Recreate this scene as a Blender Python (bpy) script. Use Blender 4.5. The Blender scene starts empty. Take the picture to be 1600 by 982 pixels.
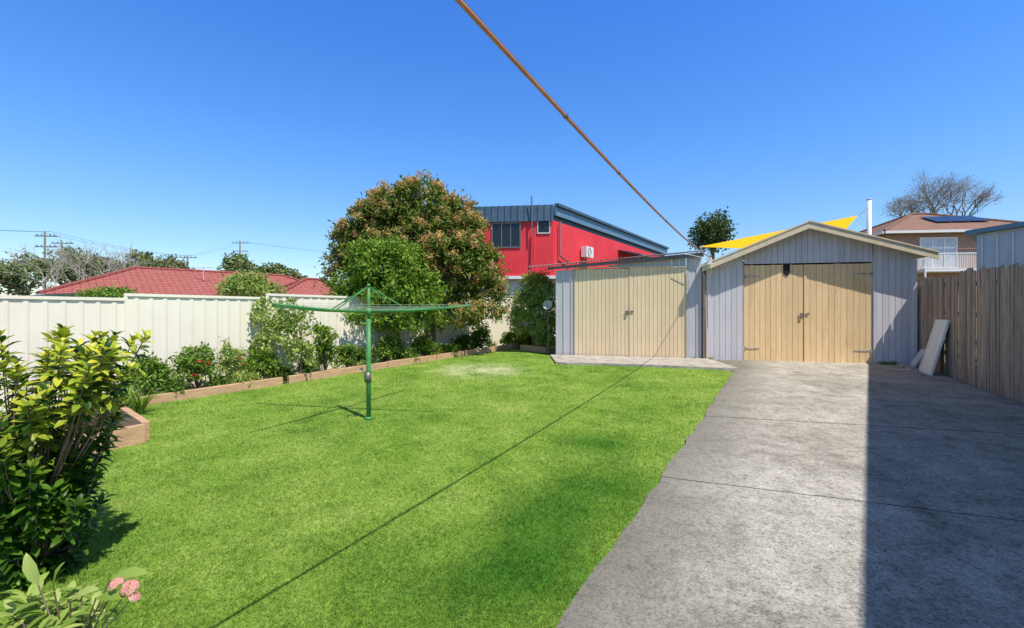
import bpy, math, random
import numpy as np
from mathutils import Vector, Matrix
random.seed(7); rng=np.random.default_rng(11)
F=730.0; CX=800.0; HY=491.0; HC=1.6; S=0.0425
def g(y): return S*max(-5.0,min(14.0,y))
def P(x,y):
    D=F*HC/(y-460.0); return Vector(((x-CX)/F*D,D,g(D)))
def W(x,y,D): return Vector(((x-CX)/F*D,D,HC+(HY-y)/F*D))
sc=bpy.context.scene
COL=sc.collection
# ------------------------------------------------------------ materials
def newmat(name):
    m=bpy.data.materials.new(name); m.use_nodes=True
    nt=m.node_tree; b=nt.nodes.get('Principled BSDF'); return m,nt,b
def ramp(nt,stops,fac):
    r=nt.nodes.new('ShaderNodeValToRGB'); cr=r.color_ramp
    while len(cr.elements)<len(stops): cr.elements.new(0.5)
    for e,(p,c) in zip(cr.elements,stops):
        e.position=p; e.color=(c[0],c[1],c[2],1)
    nt.links.new(fac,r.inputs['Fac']); return r.outputs['Color']
def noise(nt,scale,detail=5,rough=.55,stretch=(1,1,1),dist=0):
    tc=nt.nodes.new('ShaderNodeTexCoord'); mp=nt.nodes.new('ShaderNodeMapping')
    mp.inputs['Scale'].default_value=stretch
    n=nt.nodes.new('ShaderNodeTexNoise'); n.inputs['Scale'].default_value=scale
    n.inputs['Detail'].default_value=detail; n.inputs['Roughness'].default_value=rough
    n.inputs['Distortion'].default_value=dist
    nt.links.new(tc.outputs['Object'],mp.inputs['Vector']); nt.links.new(mp.outputs['Vector'],n.inputs['Vector'])
    return n.outputs['Fac']
def mixc(nt,fac,a,b,mode='MIX'):
    m=nt.nodes.new('ShaderNodeMix'); m.data_type='RGBA'; m.blend_type=mode
    if isinstance(fac,(int,float)): m.inputs[0].default_value=fac
    else: nt.links.new(fac,m.inputs[0])
    for i,v in ((6,a),(7,b)):
        if isinstance(v,(tuple,list)): m.inputs[i].default_value=(v[0],v[1],v[2],1)
        else: nt.links.new(v,m.inputs[i])
    return m.outputs[2]
def mth(nt,op,a,b=None,clamp=False):
    m=nt.nodes.new('ShaderNodeMath'); m.operation=op; m.use_clamp=clamp
    for i,v in ((0,a),(1,b)):
        if v is None: continue
        if isinstance(v,(int,float)): m.inputs[i].default_value=v
        else: nt.links.new(v,m.inputs[i])
    return m.outputs[0]
def bump(nt,b,fac,strength=.3,dist=.01):
    bp=nt.nodes.new('ShaderNodeBump'); bp.inputs['Strength'].default_value=strength; bp.inputs['Distance'].default_value=dist
    nt.links.new(fac,bp.inputs['Height']); nt.links.new(bp.outputs['Normal'],b.inputs['Normal'])
def nmat(name,c1,c2,scale=3,rough=.8,bs=.2,stretch=(1,1,1),metal=0,isl=0.0,dirt=None,dscale=1.5,dpos=(.5,.75),bd=.01,spec=.3):
    m,nt,b=newmat(name)
    f=noise(nt,scale,6,.6,stretch)
    col=ramp(nt,[(.3,c1),(.7,c2)],f)
    if isl>0:
        ge=nt.nodes.new('ShaderNodeNewGeometry')
        v=mth(nt,'MULTIPLY_ADD',ge.outputs['Random Per Island'],isl)
        v.node.inputs[2].default_value=1-isl*.6
        hs=nt.nodes.new('ShaderNodeHueSaturation'); nt.links.new(v,hs.inputs['Value']); nt.links.new(col,hs.inputs['Color']); col=hs.outputs['Color']
    if dirt:
        d=noise(nt,dscale,7,.7,stretch)
        dm=ramp(nt,[(dpos[0],(0,0,0)),(dpos[1],(1,1,1))],d)
        col=mixc(nt,dm,col,dirt)
    nt.links.new(col,b.inputs['Base Color'])
    b.inputs['Roughness'].default_value=rough; b.inputs['Metallic'].default_value=metal; b.inputs['Specular IOR Level'].default_value=spec
    if bs>0: bump(nt,b,noise(nt,scale*6,5,.6,stretch),bs,bd)
    return m
def leafmat(name,stops,rough=.5,trans=.3,zmix=None):
    m,nt,b=newmat(name)
    ge=nt.nodes.new('ShaderNodeNewGeometry')
    col=ramp(nt,stops,ge.outputs['Random Per Island'])
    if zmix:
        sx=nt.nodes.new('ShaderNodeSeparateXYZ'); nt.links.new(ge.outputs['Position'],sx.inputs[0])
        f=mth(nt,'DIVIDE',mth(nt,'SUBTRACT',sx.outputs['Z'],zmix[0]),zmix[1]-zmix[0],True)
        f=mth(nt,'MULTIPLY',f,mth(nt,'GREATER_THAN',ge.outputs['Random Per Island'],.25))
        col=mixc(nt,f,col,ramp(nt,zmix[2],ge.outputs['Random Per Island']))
    nt.links.new(col,b.inputs['Base Color']); b.inputs['Roughness'].default_value=rough
    b.inputs['Specular IOR Level'].default_value=.25
    t=nt.nodes.new('ShaderNodeBsdfTranslucent'); nt.links.new(col,t.inputs['Color'])
    mx=nt.nodes.new('ShaderNodeMixShader'); mx.inputs[0].default_value=trans
    nt.links.new(b.outputs[0],mx.inputs[1]); nt.links.new(t.outputs[0],mx.inputs[2])
    nt.links.new(mx.outputs[0],nt.nodes['Material Output'].inputs['Surface'])
    return m
# ------------------------------------------------------------ builders
class MB:
    def __init__(s): s.v=[]; s.f=[]
    def add(s,vs,fs):
        o=len(s.v); s.v+= [tuple(v) for v in vs]; s.f+=[tuple(i+o for i in f) for f in fs]; return s
    def hexa(s,p):
        return s.add(p,[(0,3,2,1),(4,5,6,7),(0,1,5,4),(1,2,6,5),(2,3,7,6),(3,0,4,7)])
    def obox(s,o,u,v,w):
        o=Vector(o);u=Vector(u);v=Vector(v);w=Vector(w)
        return s.hexa([o,o+u,o+u+v,o+v,o+w,o+u+w,o+u+v+w,o+v+w])
    def tube(s,path,rad,n=6,cap=True):
        path=[Vector(p) for p in path]
        if isinstance(rad,(int,float)): rad=[rad]*len(path)
        o=len(s.v)
        for i,p in enumerate(path):
            d=(path[min(i+1,len(path)-1)]-path[max(i-1,0)])
            if d.length<1e-9: d=Vector((0,0,1))
            d.normalize()
            a=d.cross(Vector((0.13,.05,1)) if abs(d.z)<.95 else Vector((1,.1,0))); a.normalize(); b=d.cross(a)
            for k in range(n):
                t=2*math.pi*k/n; s.v.append(tuple(p+(a*math.cos(t)+b*math.sin(t))*rad[i]))
        for i in range(len(path)-1):
            for k in range(n):
                s.f.append((o+i*n+k,o+i*n+(k+1)%n,o+(i+1)*n+(k+1)%n,o+(i+1)*n+k))
        if cap:
            s.f.append(tuple(o+k for k in range(n))[::-1]); e=o+(len(path)-1)*n; s.f.append(tuple(e+k for k in range(n)))
        return s
    def mesh(s,name,smooth=False):
        m=bpy.data.meshes.new(name); m.from_pydata(s.v,[],s.f); m.update()
        if smooth: m.polygons.foreach_set('use_smooth',[True]*len(m.polygons))
        return m
def absloc(o):
    if o.type=='EMPTY': return Vector(o.location)
    return Vector((0,0,0))
def addobj(name,mesh,mats,parent=None):
    o=bpy.data.objects.new(name,mesh); COL.objects.link(o)
    if not isinstance(mats,(list,tuple)): mats=[mats]
    for m in mats: mesh.materials.append(m)
    if parent is not None:
        o.parent=parent; o.matrix_parent_inverse=Matrix.Translation(-absloc(parent))
    return o
def tag(o,label,cat,group=None):
    o['label']=label; o['category']=cat
    if group: o['group']=group
    return o
def thing(name,loc,label,cat,group=None):
    e=bpy.data.objects.new(name,None); e.empty_display_size=.2; e.location=loc; COL.objects.link(e)
    return tag(e,label,cat,group)
def part(name,mb,mat,parent,smooth=False):
    m=mb if isinstance(mb,bpy.types.Mesh) else mb.mesh(name,smooth)
    return addobj(name,m,mat,parent)
def struct(name,mb,mat):
    o=part(name,mb,mat,None); o['kind']='structure'; return o
def tri_mesh(name,V,T):
    m=bpy.data.meshes.new(name); V=np.asarray(V,dtype=np.float32); T=np.asarray(T,dtype=np.int32)
    m.vertices.add(len(V)); m.vertices.foreach_set('co',V.ravel())
    m.loops.add(T.size); m.loops.foreach_set('vertex_index',T.ravel())
    m.polygons.add(len(T)); m.polygons.foreach_set('loop_start',np.arange(0,T.size,3,dtype=np.int32))
    try: m.polygons.foreach_set('loop_total',np.full(len(T),3,dtype=np.int32))
    except Exception: pass
    m.update(calc_edges=True); m.validate(); return m
def norm(a): return a/np.maximum(np.linalg.norm(a,axis=1,keepdims=True),1e-9)
def leaves_mesh(name,pos,dirs,nrm,L,Wd,fold=.12):
    dirs=norm(dirs); side=norm(np.cross(dirs,nrm)); n2=norm(np.cross(side,dirs))
    L=L[:,None]; Wd=Wd[:,None]
    droop=-n2*L*.12
    a=pos; t=pos+dirs*L+droop*1.6; l=pos+dirs*L*.5+side*Wd*.5+n2*Wd*fold*2; r=pos+dirs*L*.5-side*Wd*.5+n2*Wd*fold*2
    N=len(pos); V=np.stack([a,l,t,r],1).reshape(-1,3)
    i=np.arange(N)*4
    T=np.concatenate([np.stack([i,i+2,i+1],1),np.stack([i,i+3,i+2],1)],0)
    return tri_mesh(name,V,T)
def crown_points(blobs,nclump,per,rc,shell=(.55,1.02)):
    bl=np.array(blobs,float); wts=(bl[:,3]*bl[:,5]+bl[:,4]*bl[:,5]); wts/=wts.sum()
    idx=rng.choice(len(bl),nclump,p=wts)
    d=norm(rng.normal(size=(nclump,3))); d[:,2]=np.where(d[:,2]<-.6,-d[:,2],d[:,2])
    rad=shell[0]+(shell[1]-shell[0])*rng.random(nclump)**.5
    c=bl[idx,:3]+d*bl[idx,3:6]*rad[:,None]
    cc=np.repeat(c,per,0); dd=np.repeat(d,per,0)
    sz=np.repeat(.6+.8*rng.random(nclump),per)[:,None]
    p=cc+np.clip(rng.normal(size=cc.shape),-1.7,1.7)*np.array([1,1,.75])*rc*sz
    return p,dd,c,d
def foliage(name,blobs,nclump,per,rc,leaf,mat,parent,aspect=.42,shell=(.55,1.02),up=.5):
    p,dd,c,d=crown_points(blobs,nclump,per,rc,shell)
    N=len(p); n=norm(dd*.8+rng.normal(size=p.shape)*.6+np.array([.2,-.15,up]))
    dr=norm(rng.normal(size=p.shape)+dd*.6+np.array([0,0,-.2]))
    L=leaf*(.6+.8*rng.random(N))
    o=addobj(name,leaves_mesh(name,p,dr,n,L,L*aspect*(.8+.4*rng.random(N))),mat,parent)
    return o,c,d
def limbs(mb,base,h,r,targets,lean=(0,0)):
    base=Vector(base); top=base+Vector((lean[0],lean[1],h))
    mid=base.lerp(top,.5)+Vector((random.uniform(-.05,.05),random.uniform(-.05,.05),0))
    mb.tube([base+Vector((0,0,-.1)),base+Vector((0,0,.05)),mid,top],[r*1.35,r*1.1,r*.9,r*.75],8)
    for t in targets:
        t=Vector(t); s=base.lerp(top,random.uniform(.75,1)); m=s.lerp(t,.5)+Vector((0,0,.1*(t-s).length))
        m+=Vector((random.uniform(-1,1),random.uniform(-1,1),0))*.06*(t-s).length
        mb.tube([s,m,t],[r*.55,r*.35,r*.12],5)
def recbranch(mb,p,d,L,r,lev,spread=.55,up=.12):
    p=Vector(p); d=Vector(d).normalized()
    q=p+d*L*.5+Vector((random.uniform(-1,1),random.uniform(-1,1),random.uniform(-.3,.6)))*L*.06
    e=q+(d+Vector((random.uniform(-1,1),random.uniform(-1,1),random.uniform(-.2,.6)))*.15).normalized()*L*.5
    mb.tube([p,q,e],[r,r*.85,r*.68],5 if lev>2 else 3,False)
    if lev==0: return
    for i in range(random.choice([2,3,3])):
        nd=(d+Vector((random.gauss(0,1),random.gauss(0,1),random.gauss(0,.7)))*spread+Vector((0,0,up))).normalized()
        recbranch(mb,e if i<2 else q,nd,L*random.uniform(.62,.85),r*.62,lev-1,spread,up)

# ------------------------------------------------------------ material set
M={}
M['trim_cream']=nmat('aged_cream_paint',(.66,.54,.36),(.78,.66,.46),4,.6,.15,(1,1,1),dirt=(.38,.30,.20),dscale=3,dpos=(.6,.8))
M['pipe']=nmat('brown_painted_pipe',(.36,.27,.19),(.48,.37,.27),6,.6,.1)
M['door']=nmat('worn_yellow_cream_paint',(.84,.57,.29),(.93,.68,.38),5,.65,.2,(3,3,.5),isl=.13,dirt=(.58,.38,.20),dscale=3,dpos=(.56,.8))
M['door2']=nmat('pale_cream_paint',(.78,.60,.37),(.88,.71,.46),5,.65,.15,(3,3,.4),isl=.09,dirt=(.56,.42,.26),dscale=2.5,dpos=(.58,.85))
M['grey']=nmat('weathered_grey_paint',(.60,.57,.59),(.70,.67,.68),3,.75,.2,(3,3,.5),isl=.12,dirt=(.42,.38,.38),dscale=3,dpos=(.58,.85))
M['grey2']=nmat('grey_sheet_paint',(.50,.49,.51),(.58,.57,.58),3,.6,.1,(3,3,.5),isl=.07,dirt=(.34,.32,.31),dscale=3,dpos=(.6,.85))
M['dark']=nmat('dark_recess',(.02,.02,.02),(.03,.03,.03),5,.9,0)
M['zinc']=nmat('galvanised_roof_sheet',(.34,.30,.28),(.50,.45,.42),3,.5,.1,(1,1,1),metal=.2,dirt=(.36,.16,.10),dscale=3,dpos=(.42,.62))
M['gutterdark']=nmat('dark_weathered_fascia',(.12,.12,.12),(.20,.19,.18),5,.7,.2,dirt=(.3,.28,.26),dscale=4,dpos=(.55,.75))
M['steel']=nmat('old_steel',(.16,.15,.14),(.28,.26,.24),20,.5,.2,metal=.6)
M['paintedhinge']=nmat('painted_strap_hinge',(.50,.42,.32),(.62,.54,.42),20,.6,.3,dirt=(.25,.17,.12),dscale=12,dpos=(.5,.7))
M['black']=nmat('black_rubber',(.012,.012,.012),(.02,.02,.02),20,.6,.05)
M['white']=nmat('white_paint',(.76,.74,.70),(.84,.82,.78),4,.5,.05)
M['fencecream']=nmat('cream_steel_fence_paint',(.88,.80,.65),(.91,.845,.70),2,.6,.03,(1,1,.4),dirt=(.80,.70,.54),dscale=1.5,dpos=(.5,.8),spec=.15)
M['timber']=nmat('orange_brown_sleeper_timber',(.50,.30,.16),(.70,.45,.27),6,.8,.4,(1,1,4),isl=.25,dirt=(.26,.17,.11),dscale=5,dpos=(.55,.8))
M['paling']=nmat('weathered_grey_brown_paling',(.34,.255,.19),(.52,.41,.31),7,.85,.5,(5,5,.35),isl=.55,dirt=(.16,.125,.095),dscale=5,dpos=(.48,.72))
M['hoistgreen']=nmat('green_enamel',(.06,.24,.06),(.10,.32,.10),12,.4,.05)
M['linecord']=nmat('pale_green_cord',(.34,.44,.32),(.46,.56,.44),30,.6,0)
M['copper']=nmat('dull_brown_cable_sheath',(.44,.19,.11),(.58,.30,.19),9,.6,.1)
M['bark']=nmat('grey_brown_bark',(.12,.085,.06),(.28,.21,.15),8,.9,.6,(2,2,.6))
M['twig']=nmat('pale_bare_twig',(.38,.32,.27),(.50,.43,.37),8,.9,.1)
M['soil']=nmat('dark_garden_mulch',(.05,.033,.02),(.16,.11,.07),25,.95,.8,bd=.03)
M['aluminium']=nmat('window_frame_aluminium',(.55,.56,.57),(.65,.66,.67),5,.4,.02)
M['yellowsail']=nmat('golden_yellow_shade_cloth',(.80,.42,.004),(.86,.47,.008),3,.7,.05,spec=.1)
M['blueroof']=nmat('navy_roof_sheet',(.05,.09,.13),(.08,.13,.18),2,.4,.05)
M['redrender']=nmat('red_painted_render',(.76,.035,.045),(.86,.06,.07),1.0,.6,.05,(1,1,.5),dirt=(.58,.05,.05),dscale=1.3,dpos=(.5,.8))
M['bluefascia']=nmat('blue_fascia_paint',(.11,.20,.28),(.14,.25,.34),3,.4,.03)
M['greyrender']=nmat('pale_grey_block_wall',(.46,.45,.43),(.54,.53,.50),3,.8,.1)
M['greypale']=nmat('pale_blue_grey_cladding',(.42,.46,.50),(.52,.56,.60),3,.6,.1)
def glass():
    m,nt,b=newmat('dark_window_glass'); b.inputs['Base Color'].default_value=(.02,.025,.03,1); b.inputs['Roughness'].default_value=.1; b.inputs['Specular IOR Level'].default_value=.35
    return m
M['glass']=glass()
def brickmat(name,c1,c2,mortar,scale=1.0):
    m,nt,b=newmat(name); tc=nt.nodes.new('ShaderNodeTexCoord'); sx=nt.nodes.new('ShaderNodeSeparateXYZ'); nt.links.new(tc.outputs['Object'],sx.inputs[0])
    cb=nt.nodes.new('ShaderNodeCombineXYZ'); nt.links.new(mth(nt,'ADD',sx.outputs[0],sx.outputs[1]),cb.inputs[0]); nt.links.new(sx.outputs[2],cb.inputs[1])
    br=nt.nodes.new('ShaderNodeTexBrick'); nt.links.new(cb.outputs[0],br.inputs['Vector'])
    br.inputs['Scale'].default_value=1/scale; br.inputs['Brick Width'].default_value=.24; br.inputs['Row Height'].default_value=.086; br.inputs['Mortar Size'].default_value=.009
    br.inputs['Color1'].default_value=(*c1,1); br.inputs['Color2'].default_value=(*c2,1); br.inputs['Mortar'].default_value=(*mortar,1)
    nt.links.new(br.outputs['Color'],b.inputs['Base Color']); b.inputs['Roughness'].default_value=.85
    return m
M['brick']=brickmat('brown_brick',(.34,.14,.08),(.44,.21,.12),(.4,.36,.3))
M['brick2']=brickmat('cream_brick',(.46,.36,.24),(.54,.44,.32),(.5,.46,.4))
def tilemat(name,c1,c2,course=.17):
    m,nt,b=newmat(name); tc=nt.nodes.new('ShaderNodeTexCoord'); sx=nt.nodes.new('ShaderNodeSeparateXYZ'); nt.links.new(tc.outputs['Object'],sx.inputs[0])
    f=mth(nt,'FRACT',mth(nt,'DIVIDE',sx.outputs[2],course))
    w=mth(nt,'FRACT',mth(nt,'DIVIDE',mth(nt,'ADD',sx.outputs[0],sx.outputs[1]),.42))
    col=ramp(nt,[(.3,c1),(.7,c2)],noise(nt,4,5,.75))
    dk=ramp(nt,[(0,(.25,.25,.25)),(.3,(1,1,1)),(1,(1.0,1.0,1.0))],f)
    col=mixc(nt,1.0,col,dk,'MULTIPLY')
    dk2=ramp(nt,[(0,(.5,.5,.5)),(.2,(1,1,1)),(1,(1,1,1))],w)
    col=mixc(nt,.8,col,dk2,'MULTIPLY')
    nt.links.new(col,b.inputs['Base Color']); b.inputs['Roughness'].default_value=.75; b.inputs['Specular IOR Level'].default_value=.2
    bump(nt,b,f,.8,.04); return m
M['redtile']=tilemat('terracotta_red_roof_tile',(.33,.090,.075),(.48,.165,.135),.105)
M['browntile']=tilemat('brown_roof_tile',(.26,.14,.10),(.36,.21,.15),.12)

# ------------------------------------------------------------ ground, lawn, drive
X0,X1=-3000,3000
mb=MB(); ys=[-2500,-5,14,3000]
for y in ys: mb.v+= [(X0,y,g(y)-.02),(X1,y,g(y)-.02)]
for i in range(3): mb.f.append((2*i,2*i+1,2*i+3,2*i+2))
M['ground']=nmat('dry_grass_ground',(.12,.14,.05),(.20,.20,.09),.5,.95,.2)
struct('ground',mb,M['ground'])

def lawn_color(nt):
    big=noise(nt,.75,3,.6); mid=noise(nt,1.8,7,.72); fine=noise(nt,34,5,.8)
    c=ramp(nt,[(.30,(.125,.26,.032)),(.48,(.215,.355,.05)),(.68,(.33,.445,.095))],big)
    c2=ramp(nt,[(.32,(.07,.18,.022)),(.46,(.20,.34,.045)),(.58,(.29,.42,.075)),(.70,(.42,.50,.15))],mid)
    c=mixc(nt,.6,c,c2)
    c3=ramp(nt,[(.35,(.50,.55,.50)),(.65,(1.28,1.22,1.25))],fine)
    c=mixc(nt,.75,c,c3,'MULTIPLY')
    ge=nt.nodes.new('ShaderNodeNewGeometry')
    def spot(cx,cy,r,color,c,amt):
        d=nt.nodes.new('ShaderNodeVectorMath'); d.operation='DISTANCE'; nt.links.new(ge.outputs['Position'],d.inputs[0]); d.inputs[1].default_value=(cx,cy,g(cy))
        f=mth(nt,'SUBTRACT',1.0,mth(nt,'DIVIDE',d.outputs['Value'],r),True)
        f=mth(nt,'MULTIPLY',f,mth(nt,'MULTIPLY',mth(nt,'SUBTRACT',mid,.3),8*amt),True)
        f=mth(nt,'MULTIPLY',f,mth(nt,'MULTIPLY',fine,1.7),True)
        return mixc(nt,f,c,color)
    c=spot(-.65,9.9,1.2,(.62,.62,.38),c,.5)
    for (a,b_,r) in ((.35,3.5,.6),(.75,3.9,.65),(-.25,2.5,.45),(.9,5.0,.55),(.2,2.6,.45),(.1,3.0,.55)):
        c=spot(a,b_,r,(.055,.175,.015),c,.75)
    return c
m,nt,b=newmat('lawn_turf'); nt.links.new(lawn_color(nt),b.inputs['Base Color']); b.inputs['Roughness'].default_value=.9; b.inputs['Specular IOR Level'].default_value=.1; bump(nt,b,noise(nt,60,4,.7),.5,.012); M['lawn']=m
def edgeL(D):
    if D<5.08: return -3.95+(D-5.08)*.74
    if D<6.53: return -3.95-(D-5.08)*1.0
    return -10.24+.74*D
def driveX(D): return .59*D-1.09
lp=[(-10.5,-3),(driveX(-3)+.05,-3),(driveX(9.5)+.05,9.5),(4.3,9.95),(2.8,10.3),(1.05,10.7),(.95,13.0),(.2,13.7),(-.1,13.75),(edgeL(6.53),6.53),(-3.95,5.08),(edgeL(3),3),(-10.5,-1)]
mb=MB(); mb.add([(x,y,g(y)) for x,y in lp],[tuple(range(len(lp)))]); struct('lawn',mb,M['lawn'])
m,nt,b=newmat('stained_old_concrete')
n1=noise(nt,.8,8,.7,(1,1,1),.8); n2=noise(nt,4,9,.8); n3=noise(nt,60,6,.85); n4=noise(nt,18,7,.85)
c=ramp(nt,[(.32,(.25,.23,.19)),(.45,(.42,.39,.335)),(.56,(.56,.525,.46)),(.68,(.70,.66,.585))],n1)
c=mixc(nt,.45,c,ramp(nt,[(.36,(.18,.165,.135)),(.5,(.46,.43,.37)),(.62,(.68,.64,.565))],n2))
c=mixc(nt,.85,c,ramp(nt,[(.38,(.32,.315,.31)),(.5,(.98,.98,.98)),(.62,(1.3,1.3,1.28))],n3),'MULTIPLY')
c=mixc(nt,.6,c,ramp(nt,[(.38,(.34,.33,.31)),(.5,(1,1,1))],n4),'MULTIPLY')
ge=nt.nodes.new('ShaderNodeNewGeometry'); sx=nt.nodes.new('ShaderNodeSeparateXYZ'); nt.links.new(ge.outputs['Position'],sx.inputs[0])
ed=mth(nt,'SUBTRACT',sx.outputs[0],mth(nt,'MULTIPLY',sx.outputs[1],.59)); ed=mth(nt,'ADD',ed,1.09)
eb=mth(nt,'SUBTRACT',1.0,mth(nt,'DIVIDE',ed,.9),True); eb=mth(nt,'MULTIPLY',eb,mth(nt,'MULTIPLY',n2,1.25),True)
c=mixc(nt,eb,c,(.12,.112,.085))
def joint(c,x0,y0,dx,dy,w,col,amt):
    L=math.hypot(dx,dy); nx,ny=-dy/L,dx/L
    d=mth(nt,'ADD',mth(nt,'MULTIPLY',mth(nt,'SUBTRACT',sx.outputs[0],x0),nx),mth(nt,'MULTIPLY',mth(nt,'SUBTRACT',sx.outputs[1],y0),ny))
    d=mth(nt,'ADD',d,mth(nt,'MULTIPLY',mth(nt,'SUBTRACT',n2,.5),.07))
    f=mth(nt,'LESS_THAN',mth(nt,'ABSOLUTE',d),w); f=mth(nt,'MULTIPLY',f,mth(nt,'MULTIPLY',mth(nt,'GREATER_THAN',n4,.42),amt))
    return mixc(nt,f,c,col)
c=joint(c,1.32,4.03,2.03,-.71,.008,(.02,.02,.016),.85)
c=joint(c,3.26,5.87,2.3,-.55,.013,(.035,.04,.02),.8)
c=joint(c,4.9,8.6,2.3,-.5,.012,(.05,.055,.03),.6)
nt.links.new(c,b.inputs['Base Color']); b.inputs['Roughness'].default_value=.9; b.inputs['Specular IOR Level'].default_value=.1; bump(nt,b,mixc(nt,.5,n3,n4),.9,.013); M['conc']=m
dp=[(driveX(-3),-3),(2.5,-3.6)]+[(4.15+.47*D,D) for D in (-1,3,7,11.3)]+[(4.9,12.2),(4.7,10.3),(4.75,9.9),(driveX(9.7),9.7)]
for i in range(60):
    D=9.6-(12.4)*(i+1)/61; dp.append((driveX(D)+random.uniform(-.025,.025),D))
mb=MB(); top=[(x,y,g(y)+.022) for x,y in dp]; bot=[(x,y,g(y)-.05) for x,y in dp]; n=len(dp)
mb.add(top,[tuple(range(n))]); mb.add(top+bot,[(i,(i+1)%n,n+(i+1)%n,n+i) for i in range(n)])
struct('driveway',mb,M['conc'])
M['conc2']=nmat('worn_slab_concrete',(.40,.36,.31),(.54,.49,.43),5,.85,.4,dirt=(.24,.21,.18),dscale=4,dpos=(.48,.7))
sp=[(1.0,10.72),(1.25,10.58),(2.0,10.50),(2.9,10.28),(3.8,10.02),(4.45,9.80),(4.75,9.80),(4.74,11.33),(.98,12.0)]
mb=MB(); top=[(x,y,g(y)+.05) for x,y in sp]; bot=[(x,y,g(y)-.05) for x,y in sp]; n=len(sp)
mb.add(top,[tuple(range(n))]); mb.add(top+bot,[(i,(i+1)%n,n+(i+1)%n,n+i) for i in range(n)])
struct('path',mb,M['conc2'])
bp_=[(-4.05,5.0),(-5.5,6.4),(-10.24+.74*13.7-.1,13.75),(.95,13.2),(1.6,17.5),(-11.44+.74*17.5,17.5),(-11.44+.74*1.0,1.0),(-7.1,.9)]
mb=MB(); mb.add([(x,y,g(y)+.012) for x,y in bp_],[tuple(range(len(bp_)))]); struct('ground',mb,M['soil'])
# ---- grass blades (stuff)
def inside_lawn(x,d):
    eL=np.where(d<5.08,-3.95+(d-5.08)*.74,np.where(d<6.53,-3.95-(d-5.08),-10.24+.74*d))+.02
    ok=(x>eL)&(x<.59*d-1.09+rng.normal(size=x.shape)*.035)
    ok&=~((d>9.8)&(x>.93)&(d>10.78-.22*(x-1.0)-.02))
    ok&=~((d>10.74)&(x>.95)); ok&=(d<13.7)&(d+.7*x<13.9)
    return ok
N=500000
D=1.5*np.exp(rng.random(N)*math.log(14/1.5)); X=(rng.random(N)*2-1)*D*1.15
k=inside_lawn(X,D); D=D[k]; X=X[k]; N=len(D)
tuft=np.sin(X*7.3+np.sin(D*5.1)*1.7)*np.cos(D*6.7+np.sin(X*4.3)*1.5)
hgt=(.011+.015*rng.random(N))*(1+.3*tuft); hgt*=np.where(rng.random(N)<.02,1.8,1)
wd=.0016+.0008*D; ang=rng.random(N)*6.283; ln=rng.normal(size=(N,2))*.85
base=np.stack([X,D,S*D],1); sd=np.stack([np.cos(ang),np.sin(ang),0*ang],1)*wd[:,None]*.5
tip=base+np.stack([ln[:,0]*hgt,ln[:,1]*hgt,hgt],1)
V=np.stack([base-sd,base+sd,tip],1).reshape(-1,3); T=np.arange(3*N).reshape(-1,3)
m,nt,b=newmat('grass_blade')
c=lawn_color(nt); ge=nt.nodes.new('ShaderNodeNewGeometry')
c=mixc(nt,1.0,c,ramp(nt,[(0,(.5,.58,.45)),(.5,(1.1,1.1,1)),(.93,(1.38,1.3,1.2)),(1,(1.9,1.55,2.0))],ge.outputs['Random Per Island']),'MULTIPLY')
nt.links.new(c,b.inputs['Base Color']); b.inputs['Roughness'].default_value=.6; b.inputs['Specular IOR Level'].default_value=.2
t=nt.nodes.new('ShaderNodeBsdfTranslucent'); nt.links.new(c,t.inputs['Color']); mx=nt.nodes.new('ShaderNodeMixShader'); mx.inputs[0].default_value=.35
nt.links.new(b.outputs[0],mx.inputs[1]); nt.links.new(t.outputs[0],mx.inputs[2]); nt.links.new(mx.outputs[0],nt.nodes['Material Output'].inputs['Surface'])
M['blade']=m
o=addobj('grass',tri_mesh('grass',V,T),M['blade']); o['kind']='stuff'; o['label']='short bright green lawn grass blades'; o['category']='grass'

# ------------------------------------------------------------ sheds
w=Vector((.9814,-.1926,0)); nn=Vector((-.1926,-.9814,0)); G0=Vector((4.752,11.3,0))
def pt(t,o,z): return G0+w*t+nn*o+Vector((0,0,z))
def lb(mb,t0,t1,o0,o1,z0,z1,z1b=None):
    if z1b is None: z1b=z1
    return mb.hexa([pt(t0,o1,z0),pt(t1,o1,z0),pt(t1,o0,z0),pt(t0,o0,z0),pt(t0,o1,z1),pt(t1,o1,z1b),pt(t1,o0,z1b),pt(t0,o0,z1)])
GW=4.36; RT=2.1; RZ=3.64; ELZ=2.78; ERZ=2.91; OV=.30
def gz(t): return ELZ+(RZ-ELZ)*(t/RT) if t<=RT else RZ+(ERZ-RZ)*((t-RT)/(4.6-RT))
gar=thing('garage',pt(2.18,0,.44),'light grey timber garage with gabled roof and cream plank double doors','garage')
mb=MB(); D0,D1,DT=.804,3.517,2.76
t=0.0; bw=.128
while t<GW-.01:
    p,q=t,min(t+bw,GW)
    z0=.36 if (q<=D0+.001 or p>=D1-.001) else DT+.03
    if p<D0<q: lb(mb,p+.004,D0-.02,-.02,random.uniform(-.003,.003),.36,gz(p),gz(D0)); p=D0
    if p<D1<q: lb(mb,D1+.02,q-.004,-.02,random.uniform(-.003,.003),.36,gz(D1),gz(q)); q=D1; z0=DT+.03
    if p<RT<q:
        lb(mb,p+.004,RT,-.02,0,z0,gz(p),gz(RT)); lb(mb,RT+.001,q-.004,-.02,0,z0,gz(RT),gz(q))
    else:
        lb(mb,p+.004,q-.004,-.02,random.uniform(-.003,.003),z0,gz(p),gz(q))
    t+=bw
for (p,q) in ((0,D0-.01),(D1+.01,GW)): lb(mb,p,q,-.06,-.025,.36,min(gz(p),gz(q))-.02)
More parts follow.
